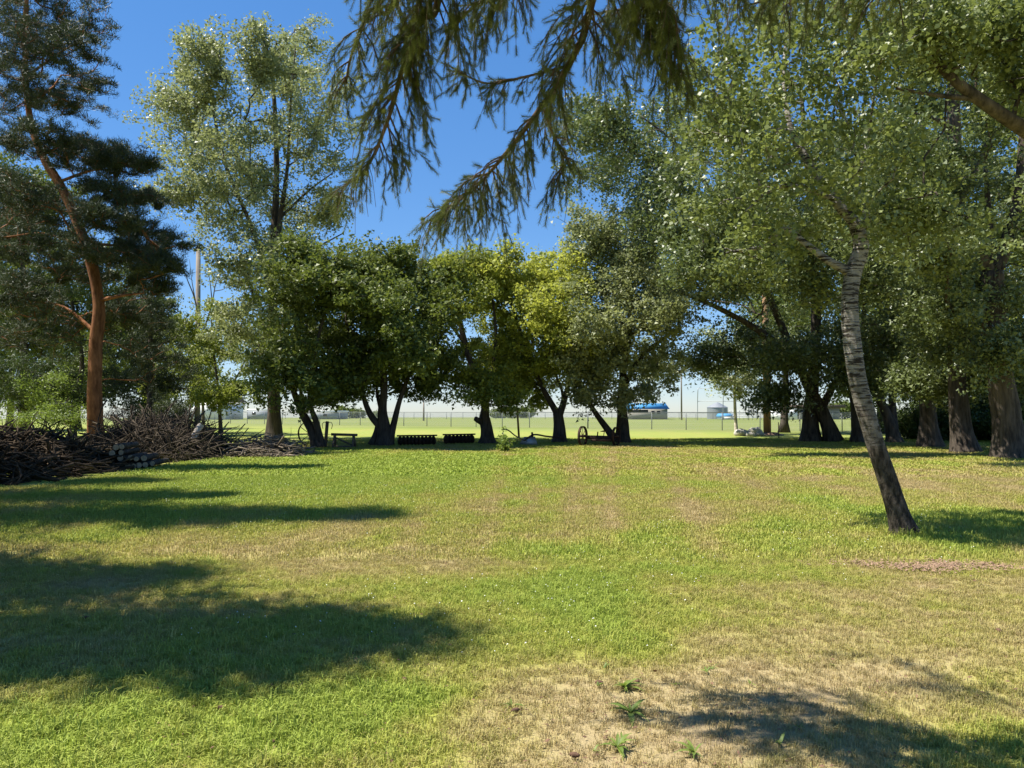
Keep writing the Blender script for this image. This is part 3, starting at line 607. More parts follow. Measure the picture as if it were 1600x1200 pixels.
# evergreens standing just left of the view: their shade lies on the lawn
def evergreen(x, y, h, w, seed, label):
    r = np.random.default_rng(seed); root = thing('spruce_tree', (x, y, 0), label, 'tree', 'evergreens beyond the left edge')
    mb = MB(); P = np.array([[x, y, -.05], [x + .05, y, h * .5], [x, y, h]]); S = spline(P, 8); rad = np.linspace(.2, .02, len(S)); mb.tube(S, rad, 10, True, .1, seed)
    bm_, C = mb, []
    for z in np.arange(1.6, h - .3, .52):
        if r.random() < .16: continue
        n = int(r.integers(3, 8)); L0 = w * (1 - (z / h) ** 1.3) + .25
        for q in range(n):
            a = r.uniform(0, 6.283); L = L0 * r.choice([.4, .7, .95, 1.35]) * r.uniform(.85, 1.1); L = min(L, w * .95); d = np.array([math.cos(a), math.sin(a), 0]); p0 = np.array([x, y, z])
            pts = np.array([p0, p0 + d * L * .5 + [0, 0, -.05 * L], p0 + d * L + [0, 0, -.22 * L]]); bm_.tube(spline(pts, 3), np.linspace(.03, .008, 7), 4, False)
            for t in np.arange(.25, 1.01, .16) * r.uniform(.9, 1.1): C.append(p0 + d * L * t + np.array([0, 0, -.22 * L * t * t]) + r.normal(0, .1, 3))
    mb.build('trunk', M['bark_dark'], root, True)
    lm, rnd = leaves(np.array(C), 28, .23, .29, seed, -.2, 'needle', .6, .26); lm.build('crown', M['pine'], root, attr={'rnd': rnd})
evergreen(-7.6, 5.3, 12.2, 2.8, 61, 'spruce off to the left shading the foreground grass')
evergreen(-10.2, 7.2, 12.2, 2.9, 64, 'spruce behind the one shading the foreground grass')
evergreen(-12.2, 11.6, 18.0, 2.9, 62, 'taller spruce off to the left shading the middle of the lawn')
evergreen(-14.4, 14.2, 15.5, 3.0, 65, 'spruce standing behind the taller one by the middle of the lawn')
evergreen(-19.4, 21.2, 24.5, 3.3, 63, 'tallest spruce off to the left beside the wood heap')
evergreen(-17.6, 17.2, 17.5, 3.2, 66, 'spruce off to the left before the tallest one')
evergreen(-22.5, 25.0, 18.0, 3.2, 67, 'spruce off to the left shading the long wood heap')

# ------------------------------------------------------------------ spruce overhead: boughs hang into the top of the view
def overhead_spruce():
    r = np.random.default_rng(71); bx, by = 1.3, -1.9
    root = thing('spruce_tree', (bx, by, 0), 'old spruce overhead with shaggy boughs hanging against the sky', 'tree')
    mb = MB(); S = spline(np.array([[bx, by, -.06], [bx, by, 2.], [bx + .05, by, 6.], [bx, by, 11.]]), 8); rad = np.linspace(.24, .03, len(S)); rad[0] *= 1.4
    mb.tube(S, rad, 16, True, .1, 3); mb.build('trunk', M['spruce_bark'], root, True)
    # one needle shoot, 1 long, copied along every twig
    nn = 44; t = np.linspace(.02, 1, nn); th = np.arange(nn) * 2.399; ax = np.stack([np.zeros(nn), np.zeros(nn), t], -1)
    dirs = np.stack([np.cos(th) * .8, np.sin(th) * .8, np.full(nn, .62)], -1); side = unit(np.cross(dirs, [0, 0, 1.0]))
    def bough(P, dens, droop, llen, spread=1.0, wood=.02, shoot=.075, start=.12, needle=.026, hang=.15):
        S = spline(np.array(P), 14); lg = np.r_[0, np.cumsum(np.linalg.norm(np.diff(S, axis=0), axis=1))]; tot = lg[-1]
        wm = MB(); wm.tube(S, np.linspace(wood, .004, len(S)), 7, False, .1, 2); A, D, Ls = [], [], []
        pt = lambda q, l, k: np.array([np.interp(k, l, q[:, i]) for i in range(3)])
        def clothe(tw, u0, step, jit=.45):
            tl = np.r_[0, np.cumsum(np.linalg.norm(np.diff(tw, axis=0), axis=1))]
            for u in np.linspace(u0, 1, max(2, int(tl[-1] * (1 - u0) / step) + 1)):
                d = unit(pt(tw, tl, min(tl[-1], u * tl[-1] + .02)) - pt(tw, tl, u * tl[-1] - .02))
                A.append(pt(tw, tl, u * tl[-1])); D.append(unit(d + r.normal(0, jit, 3)) if u < .98 else d); Ls.append(shoot * r.uniform(.6, 1.25))
        for k in range(int(tot * (1 - start) * dens)):
            s = r.uniform(start, 1) * tot; p = pt(S, lg, s); fw = unit(pt(S, lg, min(tot, s + .04)) - pt(S, lg, s - .04)); sd = unit(np.cross(fw, [0, 0, 1.0])) * r.choice([-1, 1])
            L = llen * r.uniform(.35, 1.15) * (1 - .6 * ((s / tot - start) / (1 - start)) ** 2)
            o1 = fw * r.uniform(.2, .9) + sd * spread * r.uniform(.3, 1.0) + np.array([0, 0, -droop * r.uniform(0, .5)])
            e1 = p + unit(o1) * L * .5; e2 = e1 + unit(o1 + np.array([0, 0, -droop * .9])) * L * .5
            tw = spline(np.array([p, e1, e2]), 4); wm.tube(tw[::2], np.linspace(.0055, .0018, len(tw[::2])), 4, False); dead = r.random() < .12
            if not dead: clothe(tw, .25, .034)
            tl = np.r_[0, np.cumsum(np.linalg.norm(np.diff(tw, axis=0), axis=1))]
            for u in np.arange(.15, 1, .06 / max(L, .08)):
                q = pt(tw, tl, u * tl[-1]); l = hang * r.uniform(.3, 1.2); d = unit(np.array([0, 0, -droop * r.uniform(.5, 1.2)]) + unit(o1) * .45 + r.normal(0, .28, 3))
                t2 = np.array([q, q + d * l * .5 + r.normal(0, .012, 3), q + d * l + np.array([0, 0, -.2 * l])]); wm.tube(t2, np.linspace(.0024, .0012, 3), 3, False)
                if not dead and r.random() > .15: clothe(t2, .3, .04, .35)
        clothe(S, max(start, .3), .05, .5)
        wo = wm.build('bough', M['spruce_bark'], root, True)
        A, D, Ls = np.array(A), unit(np.array(D)), np.array(Ls); m_ = len(A)
        X = unit(np.cross(D, r.normal(0, 1, (m_, 3)))); Yv = np.cross(D, X)
        Mx = np.stack([X, Yv, D], -1)
        nl = needle * r.uniform(.8, 1.2, (m_, 1, 1))
        B0 = np.einsum('mij,nj->mni', Mx, ax) * Ls[:, None, None] + A[:, None]; dd = np.einsum('mij,nj->mni', Mx, dirs); ss = np.einsum('mij,nj->mni', Mx, side)
        V = np.stack([B0 - ss * .0018, B0 + ss * .0018, B0 + dd * nl], 2).reshape(-1, 3)
        nb = MB(); nb.add(V, np.arange(len(V)).reshape(-1, 3)); nb.build('needles', M['spruce'], wo, attr={'rnd': np.repeat(np.clip(r.normal(.5, .22, m_), 0, 1), nn)})
        wo['label'] = 'shaggy hanging spruce bough'
    T = lambda h: (bx, by, h)
    bough([T(4.6), (.6, 1.2, 4.5), at(935, -40, 3.4), at(895, 90, 3.7), at(840, 175, 3.9), at(790, 240, 4.1), at(735, 300, 4.3), at(670, 345, 4.5)], 30, .9, .44, 1.0, .026, start=.55)
    bough([T(4.9), (-.1, 1.2, 4.8), at(690, -60, 3.6), at(655, 30, 3.8), at(628, 110, 3.9), at(605, 190, 4.0), at(570, 265, 4.1), at(515, 305, 4.2)], 34, 1.0, .5, 1.0, .026, start=.55, hang=.19)
    bough([T(5.0), (-.3, 1.2, 4.9), at(620, -60, 3.7), at(575, 20, 3.9), at(548, 90, 4.0), at(538, 150, 4.1)], 30, 1.0, .36, 1.0, .02, start=.6)
    bough([T(4.7), (.4, 1.2, 4.6), at(800, -50, 3.6), at(760, -5, 3.8), at(720, 30, 3.9), at(690, 85, 4.0)], 26, 1.15, .30, 1.0, .018, start=.6, hang=.2)
    bough([at(850, 170, 3.87), at(862, 205, 3.9), at(880, 250, 3.95), at(872, 285, 4.0)], 30, 1.1, .20, .9, .008, start=.1)
    bough([at(880, 105, 3.72), at(820, 120, 3.8), at(760, 130, 3.9), at(705, 105, 4.0)], 17, .8, .18, 1.0, .007, start=.2, hang=.1)
    bough([T(4.5), (.9, 1.2, 4.3), at(1020, -60, 3.1), at(1040, 10, 3.2), at(1058, 80, 3.25), at(1062, 125, 3.3)], 56, 1.2, .30, .7, .02, start=.6, hang=.2)
    bough([T(4.7), (1.1, 1.2, 4.5), at(1130, -90, 3.2), at(1090, -30, 3.4), at(1010, 5, 3.6), at(940, 20, 3.8)], 34, 1.1, .32, .9, .02, start=.55, hang=.18)
    bough([T(4.8), (1.6, 1.2, 4.6), at(1300, -70, 3.4), at(1240, -40, 3.6), at(1150, -15, 3.8)], 18, 1.1, .26, .9, .02, start=.6, hang=.14)
    for p1, p2, p3 in (((.2, 1.5, 5.5), (-.7, 3.6, 5.25), (-1.4, 4.7, 4.95)), ((.5, 1.5, 5.7), (-.1, 3.6, 5.4), (-.5, 5.0, 5.1)), ((.9, 1.4, 5.4), (.5, 3.3, 5.2), (.25, 4.4, 4.95)), ((-.2, .8, 5.9), (-1.3, 2.6, 5.6), (-2.0, 3.8, 5.2))):
        bough([T(5.6), p1, p2, p3], 8, .8, .6, 1.0, .03, .13, .3, .035, .16)
    bough([T(4.9), (1.5, 1.2, 4.7), at(1420, -80, 3.3), at(1330, -35, 3.5), at(1240, -10, 3.7), at(1160, 10, 3.8)], 22, 1.1, .28, .9, .02, start=.6, hang=.13)
    for k in range(9):                      # the rest of the crown, above and behind
        a = r.uniform(0, 6.283); h = r.uniform(5.6, 9.5); L = 2.6 * (1 - (h - 5) / 8); d = np.array([math.cos(a), math.sin(a)])
        bough([T(h), (bx + d[0] * L * .6, by + d[1] * L * .6, h + .05), (bx + d[0] * L, by + d[1] * L, h - .25)], 3.2, .9, .5, 1.0, .024, .2, .15, .045, .2)
overhead_spruce()

# ------------------------------------------------------------------ brush heaps, logs
def sticks(n, centre_fn, r, lmin, lmax, rmin, rmax, tilt=.5):
    mb = MB()
    for k in range(n):
        c = centre_fn(); a = r.uniform(0, math.pi * 2); e = r.normal(0, tilt); L = r.uniform(lmin, lmax); d = np.array([math.cos(a) * math.cos(e), math.sin(a) * math.cos(e), math.sin(e)])
        p0, p1 = c - d * L / 2, c + d * L / 2; p0[2] = max(p0[2], .02); p1[2] = max(p1[2], .02)
        mid = (p0 + p1) / 2 + r.normal(0, .08, 3) * L; mid[2] = max(mid[2], .02); rr = r.uniform(rmin, rmax)
        mb.tube(spline(np.array([p0, mid, p1]), 2), np.linspace(rr, rr * .35, 5), 4, True)
        if r.random() < .6:
            q = mid + unit(d + r.normal(0, .6, 3)) * L * .4; q[2] = max(q[2], .02); mb.tube(np.array([mid, (mid + q) / 2 + r.normal(0, .03, 3), q]), np.linspace(rr * .6, rr * .2, 3), 4, False)
    return mb
def heap(name, label, x0, x1, y0, y1, h, n, seed, lmin, lmax, rmin, rmax, mat, tilt=.5):
    r = np.random.default_rng(seed); root = thing(name, ((x0 + x1) / 2, (y0 + y1) / 2, 0), label, 'brush pile', 'brush piles')
    def cf():
        u, v = r.uniform(-1, 1, 2); prof = h * max(.04, (1 - abs(u) ** 2.4) * (1 - abs(v) ** 3)) * (.75 + .5 * vnoise(u * 2 + seed, v * 3 + 4, seed))
        return np.array([(x0 + x1) / 2 + u * (x1 - x0) / 2, (y0 + y1) / 2 + v * (y1 - y0) / 2, prof * r.uniform(.15, 1) ** .6])
    o = sticks(n, cf, r, lmin, lmax, rmin, rmax, tilt).build('branches', M[mat], root, True); o['kind'] = 'stuff'
M['brush'] = bark_mat('dead_branch_bark', (.026, .020, .015), (.11, .086, .06), 7, .3, 1)
M['brush_dark'] = bark_mat('old_branch_bark', (.022, .016, .010), (.085, .06, .037), 7, .3, 1)
M['brush_pale'] = bark_mat('bleached_branch_bark', (.07, .054, .038), (.31, .25, .18), 6, .3, 1)
heap('brush_pile', 'long dark heap of old branches and firewood in front of the orange pine', -16.5, -10.9, 17.0, 23.0, 1.05, 1500, 81, .5, 1.5, .012, .045, 'brush_dark', .35)
heap('brush_pile', 'tall tangled heap of cut branches behind the sawn log stack', -14.6, -10.2, 24.2, 29.4, 1.3, 1300, 82, .8, 2.4, .008, .03, 'brush', .55)
heap('brush_pile', 'low heap of pale sticks at the foot of the tall poplar', -9.9, -7.7, 26.4, 29.0, .62, 430, 83, .5, 1.5, .010, .035, 'brush_pale', .25)

def log(p0, p1, rad, label, group, bark='bark', seed=0):
    p0, p1 = np.array(p0, float), np.array(p1, float); root = thing('log', (p0 + p1) / 2 * np.array([1, 1, 0]), label, 'log', group)
    mb = MB(); S = np.array([p0 + (p1 - p0) * t for t in np.linspace(0, 1, 6)]); mb.tube(S, rad, 14, False, .12, seed); mb.build('bark', M[bark], root, True)
    d = unit(p1 - p0); a = unit(np.cross(d, [0, 0, 1.0])); b_ = np.cross(d, a); th = np.arange(14) / 14 * 6.283
    for p, s in ((p0, -1), (p1, 1)):
        mb = MB(); ring = p + s * d * .004 + (a[None] * np.cos(th)[:, None] + b_[None] * np.sin(th)[:, None]) * rad * .95
        mb.add(np.vstack([ring, p + s * d * .006]), np.array([[k, (k + 1) % 14, 14] for k in range(14)])); mb.build('cut_end', M['cut'], root)
LG = 'sawn logs stacked at the end of the wood heap'
ends = [(181, 699, 1), (190, 698, 2), (189, 707, 2), (188, 716, 1), (204, 715, 2), (213, 717, 1), (225, 716, 1), (200, 730, 0), (209, 728, 0), (217, 727, 0), (227, 726, 0), (238, 724, 0), (175, 708, 1)]
for k, (px, py, lv) in enumerate(ends):
    Y = 21.4 + .02 * (px - 180) * .3; p = at(px, py, Y); z = max(.09, p[2]); p = np.array([p[0], Y, z])
    log(p, p + np.array([-.25 + .05 * (k % 3), 1.25, .01]), .085 - .006 * (k % 3), 'sawn log with a pale cut end in the stack beside the brush heap', LG, 'bark_dark', k)
log((-11.35, 23.2, .12), (-11.6, 24.1, .12), .13, 'short thick log lying alone beyond the log stack', LG, 'bark_dark', 30)
log(tuple(at(297, 708, 26.3) * [1, 1, 0] + [0, 0, .55]), tuple(at(314, 685, 26.6) * [1, 1, 0] + [0, 0, 1.15]), .11, 'pale birch log propped on the tangled brush heap', LG, 'birch_bark', 31)

# ------------------------------------------------------------------ old farm implements under the trees
IMP = 'rusty farm implements under the tree row'
def wheel(root_or_none, c, rad, ax_dir, mat='rust', spokes=10, band=.10, parent=None):
    """steel wheel as parts of parent: rim, spokes, hub"""
    c = np.array(c, float); d = unit(np.array(ax_dir, float)); a = unit(np.cross(d, [0, 0, 1.0])); b_ = np.cross(a, d)
    n = 40; th = np.arange(n) / n * 2 * math.pi; mb = MB(); rings = []
    for off, rr in ((-band / 2, rad), (band / 2, rad), (band / 2, rad - .025), (-band / 2, rad - .025)):
        rings.append(c + d * off + (a[None] * np.cos(th)[:, None] + b_[None] * np.sin(th)[:, None]) * rr)
    V = np.concatenate(rings); j = np.arange(n); j2 = (j + 1) % n; fs = []
    for q in range(4): fs.append(np.stack([q * n + j, q * n + j2, ((q + 1) % 4) * n + j2, ((q + 1) % 4) * n + j], -1))
    mb.add(V, fs); mb.build('rim', M[mat], parent)
    for k in range(spokes):
        t = k / spokes * 2 * math.pi; e = a * math.cos(t) + b_ * math.sin(t); mb = MB(); mb.tube(np.array([c + e * .05, c + e * (rad - .01)]), .014, 6); mb.build('spoke', M[mat], parent)
    mb = MB(); mb.tube(np.array([c - d * .11, c + d * .11]), .065, 12); mb.build('hub', M[mat], parent)
w = thing('iron_wheel', ground(484, 698.5), 'spoked iron wheel leaning against the leaning maple clump', 'wheel', IMP)
g0 = ground(484, 698.5); wheel(None, g0 + [0, 0, .58], .58, (.25, 1, .15), parent=w)
g0 = ground(508, 698); w = thing('hook_post', g0, 'stout wooden post with curved iron hooks at its top', 'post', IMP)
mb = MB(); mb.tube(np.array([g0 + [0, 0, -.03], g0 + [.05, 0, .6], g0 + [.09, 0, 1.15]]), [.075, .075, .07], 10, True, .1, 4); mb.build('post', M['old_wood'], w, True)
for s in (-1, 1):
    mb = MB(); c = g0 + [.09, 0, 1.05]; mb.tube(spline(np.array([c, c + [s * .14, 0, .06], c + [s * .23, 0, -.05], c + [s * .19, 0, -.25]]), 6), .014, 6); mb.build('hook', M['rust'], w, True)
g0 = ground(538, 700); w = thing('trestle', g0, 'low timber trestle with splayed legs and a heavy top beam', 'trestle', IMP)
mb = MB(); mb.tube(np.array([g0 + [-.58, 0, .60], g0 + [.55, .1, .56]]), .06, 8, True, .1, 2); mb.build('beam', M['old_wood'], w)
for sx in (-.42, .40):
    for sy in (-.28, .28):
        mb = MB(); mb.tube(np.array([g0 + [sx, sy * .2, .56], g0 + [sx * 1.08, sy, -.01]]), .05, 7); mb.build('leg', M['old_wood'], w)
mb = MB(); mb.tube(np.array([g0 + [-.40, -.1, .48], g0 + [.38, -.12, .12]]), .035, 6); mb.build('brace', M['old_wood'], w)
mb = MB(); mb.tube(np.array([g0 + [-.46, -.28, .08], g0 + [.44, -.28, .08]]), .035, 6); mb.build('stretcher', M['old_wood'], w)
for (xa, xb, yb, nd, lab) in ((622, 680, 697, 10, 'rusty disc gang under the broad dark maple'), (694, 740, 694.5, 8, 'rusty disc gang beside the lopped maple')):
    A, B = ground(xa, yb), ground(xb, yb - 1); w = thing('disc_harrow', (A + B) / 2, lab, 'harrow', IMP); d = unit(B - A)
    mb = MB(); mb.tube(np.array([A + [0, 0, .23], B + [0, 0, .23]]), .025, 8); mb.build('axle', M['rust'], w)
    mb = MB(); mb.box((A + B) / 2 + [0, .12, .47], (np.linalg.norm(B - A) + .15, .10, .07), math.atan2(d[1], d[0])); mb.build('frame_beam', M['rust'], w)
    for s in (.12, .88):
        mb = MB(); p = A + (B - A) * s; mb.tube(np.array([p + [0, 0, .23], p + [0, .12, .46]]), .022, 6); mb.build('hanger', M['rust'], w)
    for k in range(nd):
        p = A + (B - A) * ((k + .5) / nd) + [0, 0, .23]; mb = MB(); th = np.arange(18) / 18 * 6.283; dx = unit(d + np.array([.0, .35, 0])); up_ = np.array([0, 0, 1.0]); sd = np.cross(dx, up_)
        ring = p + (sd[None] * np.cos(th)[:, None] + up_[None] * np.sin(th)[:, None]) * .225
        mb.add(np.vstack([ring, ring + dx * .006, [p - dx * .05], [p - dx * .044]]), [np.array([[q, (q + 1) % 18, 36] for q in range(18)]), np.array([[18 + (q + 1) % 18, 18 + q, 37] for q in range(18)]), np.array([[q, 18 + q, 18 + (q + 1) % 18, (q + 1) % 18] for q in range(18)])]); mb.build('disc', M['rust'], w)
# walking plough
g0 = ground(822, 696); w = thing('walking_plough', g0, 'old walking plough with two curved handles and a long beam', 'plough', IMP)
for s in (-.18, .18):
    mb = MB(); mb.tube(spline(np.array([g0 + [.1, s * .3, .18], g0 + [-.45, s, .42], g0 + [-.85, s * 1.4, .72], g0 + [-1.15, s * 1.5, .74]]), 6), .026, 7); mb.build('handle', M['old_wood'], w, True)
mb = MB(); mb.tube(spline(np.array([g0 + [-.1, 0, .2], g0 + [.35, 0, .50], g0 + [1.0, 0, .42], g0 + [1.75, 0, .36]]), 6), .04, 8); mb.build('beam', M['rust'], w, True)
mb = MB(); mb.add(np.array([g0 + [-.35, -.1, .02], g0 + [.55, -.22, .0], g0 + [.42, -.05, .42], g0 + [-.1, .12, .40], g0 + [-.35, -.07, .02], g0 + [.55, -.19, .0], g0 + [.42, -.02, .42], g0 + [-.1, .15, .40]]), np.array([[0, 1, 2, 3], [7, 6, 5, 4], [0, 4, 5, 1], [1, 5, 6, 2], [2, 6, 7, 3], [3, 7, 4, 0]])); mb.build('mouldboard', M['galv'], w)
mb = MB(); mb.tube(np.array([g0 + [.30, 0, .38], g0 + [.28, 0, .62]]), .05, 8); mb.build('clevis', M['rust'], w)
mb = MB(); mb.tube(np.array([g0 + [-.3, .02, .035], g0 + [.5, .02, .035]]), .03, 6); mb.build('landside', M['rust'], w)
# axle cart with two steel wheels and a seat
g0 = ground(935, 697); w = thing('wheeled_implement', g0, 'two wheeled iron implement with a pan seat between its rims', 'implement', IMP)
for s, rr in ((-.72, .46), (.82, .44)):
    wheel(None, g0 + [s, 0, rr], rr, (1, -.55, 0), parent=w, spokes=8, band=.12)
mb = MB(); mb.tube(np.array([g0 + [-.75, .2, .46], g0 + [.85, -.2, .44]]), .035, 8); mb.build('axle', M['rust'], w)
mb = MB(); mb.box(g0 + [.05, .15, .38], (1.2, .5, .16), -.2); mb.box(g0 + [.1, -.2, .28], (.9, .3, .10), -.2); mb.build('frame', M['rust'], w)
mb = MB(); mb.tube(np.array([g0 + [-.05, 0, .42], g0 + [-.02, .02, .66]]), .03, 6); mb.build('lever', M['rust'], w)
th = np.arange(14) / 14 * 6.283; c = g0 + np.array([.28, .05, .66]); ring = np.stack([c[0] + .2 * np.cos(th), c[1] + .17 * np.sin(th), c[2] + .06 + .05 * np.cos(th)], -1)
mb = MB(); mb.add(np.vstack([ring, [c]]), np.array([[k, (k + 1) % 14, 14] for k in range(14)])); mb.add(np.vstack([ring - [0, 0, .012], [c - [0, 0, .012]]]), np.array([[(k + 1) % 14, k, 14] for k in range(14)])); mb.tube(np.array([c - [.05, 0, .3], c]), .02, 6); mb.build('seat', M['rust'], w)
# leaning dark pole, sapling with its stake
g0 = ground(811, 684); p1 = at(803, 560, g0[1]); mb = MB(); mb.tube(np.array([g0 - [0, 0, .05], (g0 + p1) / 2, p1]), [.065, .06, .055], 10, True, .05); tag(mb.build('leaning_pole', M['old_wood']), 'thin dark pole leaning among the trees behind the plough', 'pole')
g0 = ground(787, 706); w = thing('sapling', g0, 'small bright green sapling tied to a thin stake', 'sapling')
r = np.random.default_rng(90); mb = MB(); mb.tube(np.array([g0 - [0, 0, .03], g0 + [.01, 0, .45], g0 + [-.02, 0, .85]]), [.014, .012, .008], 6); mb.build('stake', M['old_wood'], w)
C = g0 + np.array([0, 0, .34]) + r.normal(0, 1, (34, 3)) * [.15, .15, .19]; C[:, 2] = np.maximum(C[:, 2], .06); mb = MB()
for q in C: mb.tube(np.array([g0 + [0, 0, .04], (g0 + q) / 2 + [0, 0, .05], q]), .006, 4, False)
mb.build('stem', M['twig'], w); lm, rnd = leaves(C, 18, .06, .09, 91, .6); lm.build('leaves', M['shrub'], w, attr={'rnd': rnd})

# ------------------------------------------------------------------ poles, stones, fence
g0 = ground(1199, 680); w = thing('utility_pole', g0, 'thick tan wooden pole standing in a small dirt mound', 'pole')
mb = MB(); p1 = at(1194, 330, g0[1]); mb.tube(np.array([g0 - [0, 0, .05], (g0 + p1) / 2, p1]), [.25, .22, .17], 18, True, .04); mb.build('shaft', M['pole'], w, True)
mb = MB(); r = np.random.default_rng(5); th = np.arange(20) / 20 * 6.283
rings = [np.stack([g0[0] + .15 + rr * 1.0 * np.cos(th) * (1 + .15 * np.sin(3 * th)), g0[1] - .1 + rr * .8 * np.sin(th), np.full(20, z)], -1) for rr, z in ((1.0, -.01), (.75, .08), (.45, .17), (.2, .2))]
V = np.vstack(rings); V[:, 2] += r.normal(0, .015, len(V)); j = np.arange(20); j2 = (j + 1) % 20
mb.add(V, [np.concatenate([np.stack([q * 20 + j, q * 20 + j2, (q + 1) * 20 + j2, (q + 1) * 20 + j], -1) for q in range(3)]), (np.arange(20) + 60)[None]]); mb.build('dirt_mound', M['soil'], w, True)
g0 = ground(308, 670); w = thing('utility_pole', g0, 'grey utility pole rising behind the dead tree', 'pole')
mb = MB(); p1 = at(310, 385, g0[1]); mb.tube(np.array([g0 - [0, 0, .05], (g0 + p1) / 2, p1]), [.24, .22, .19], 14, True, .03); mb.build('shaft', M['grey_pole'], w, True)
tree('young_poplar_tree', 'slender young poplar with a pale stem beside the field stones', (1151, 680), [([(1151, 680, 0), (1149, 650, 0), (1148, 610, 0), (1150, 570, 0), (1152, 520, 0)], .13, .05)],
     [(1150, 580, 45, 22, 45), (1120, 590, 35, 18, 26), (1170, 560, 40, 30, 40), (1165, 605, 30, 15, 18), (1140, 530, 40, 30, 40)], 'poplar', 66, 0.154, 0.30, 92, 'birch_bark', group=None, sides=10)
for k, (px, py, s, lab) in enumerate(((1158, 681, .45, 'flat pale fieldstone at the foot of the young poplar'), (1166, 681, .38, 'squat pale fieldstone in the middle of the stone cluster'), (1180, 678, .52, 'tallest rounded fieldstone in the cluster by the tan pole'), (1173, 682, .3, 'small fieldstone in front of the tallest stone'), (1188, 681, .28, 'small brownish stone next to the dirt mound'))):
    g0 = ground(px, py); r = np.random.default_rng(100 + k); n, mm = 10, 7; V = []
    for i in range(mm):
        ph = i / (mm - 1) * math.pi
        for j in range(n):
            t = j / n * 6.283; q = np.array([math.sin(ph) * math.cos(t), math.sin(ph) * math.sin(t), math.cos(ph)]); q = q * (1 + .25 * (vnoise(q[0] * 2 + k * 3, q[1] * 2 + q[2] * 2, k) - .5) * 2); V.append(g0 + q * np.array([s, s * .8, s * .62]) + [0, 0, s * .36])
    idx = np.arange(n * mm).reshape(mm, n); mb = MB(); mb.add(np.array(V), np.stack([idx[:-1], np.roll(idx[:-1], -1, 1), np.roll(idx[1:], -1, 1), idx[1:]], -1).reshape(-1, 4)); tag(mb.build('fieldstone', M['rock'], smooth=False), lab, 'stone', 'stones by the tan pole')
g0 = ground(1217, 685); mb = MB(); mb.tube(np.array([g0 - [0, 0, .05], g0 + [-.02, 0, .95]]), .025, 6); tag(mb.build('stake', M['rust']), 'thin dark stake in the grass between the tan pole and the crossing poplars', 'stake')

m, nt, b, out = new_mat('chain_link')
tc = N(nt, 'ShaderNodeTexCoord'); sep = N(nt, 'ShaderNodeSeparateXYZ'); nt.links.new(tc.outputs['UV'], sep.inputs[0])
def wire(op):
    a = N(nt, 'ShaderNodeMath', operation=op); nt.links.new(sep.outputs[0], a.inputs[0]); nt.links.new(sep.outputs[1], a.inputs[1])
    s = N(nt, 'ShaderNodeMath', operation='MULTIPLY'); nt.links.new(a.outputs[0], s.inputs[0]); s.inputs[1].default_value = 14.0
    f = N(nt, 'ShaderNodeMath', operation='FRACT'); nt.links.new(s.outputs[0], f.inputs[0]); l = N(nt, 'ShaderNodeMath', operation='LESS_THAN'); nt.links.new(f.outputs[0], l.inputs[0]); l.inputs[1].default_value = .075; return l.outputs[0]
mx = N(nt, 'ShaderNodeMath', operation='MAXIMUM'); nt.links.new(wire('ADD'), mx.inputs[0]); nt.links.new(wire('SUBTRACT'), mx.inputs[1])
b.inputs['Base Color'].default_value = (.36, .37, .37, 1); b.inputs['Metallic'].default_value = .4; b.inputs['Roughness'].default_value = .5
tr = N(nt, 'ShaderNodeBsdfTransparent'); ms = N(nt, 'ShaderNodeMixShader'); nt.links.new(mx.outputs[0], ms.inputs[0]); nt.links.new(tr.outputs[0], ms.inputs[1]); nt.links.new(b.outputs[0], ms.inputs[2]); nt.links.new(ms.outputs[0], out.inputs[0])
M['chain'] = m
M['fence_steel'] = plain('weathered_fence_steel', (.15, .16, .16), .6, .3, .15)
def fence(name, label, A, B, h, step, thick, rail=.022):
    A, B = np.array([*A, 0.]), np.array([*B, 0.]); L = np.linalg.norm(B - A); d = (B - A) / L; n = int(L / step); w = thing(name, A, label, 'fence')
    for k in range(n + 1):
        p = A + d * step * k; mb = MB(); rr = .06 if k in thick else .038; mb.tube(np.array([p - [0, 0, .05], p + [0, 0, h + (.12 if k in thick else .0)]]), rr, 8); mb.build('post', M['fence_steel'], w)
    mb = MB(); mb.tube(np.array([A + [0, 0, h], B + [0, 0, h]]), rail, 6); mb.build('top_rail', M['fence_steel'], w)
    mb = MB(); off = np.array([-d[1], d[0], 0]) * -.04; mb.add(np.array([A + off + [0, 0, .03], B + off + [0, 0, .03], B + off + [0, 0, h - .02], A + off + [0, 0, h - .02]]), np.array([[0, 1, 2, 3]]))
    o = mb.build('chain_link_mesh', M['chain'], w); uv = o.data.uv_layers.new(name='UVMap'); uv.data.foreach_set('uv', np.array([0, 0, L, 0, L, h, 0, h], np.float32))
fence('chain_link_fence', 'galvanised chain link fence crossing behind the row of trees', (-66, 114.1), (40, 49.3), 1.45, 3.05, {20, 28})
fence('ballpark_fence', 'distant low chain link fence around the ball diamond', (-70, 146), (70, 138), 1.3, 3.05, set(), .018)

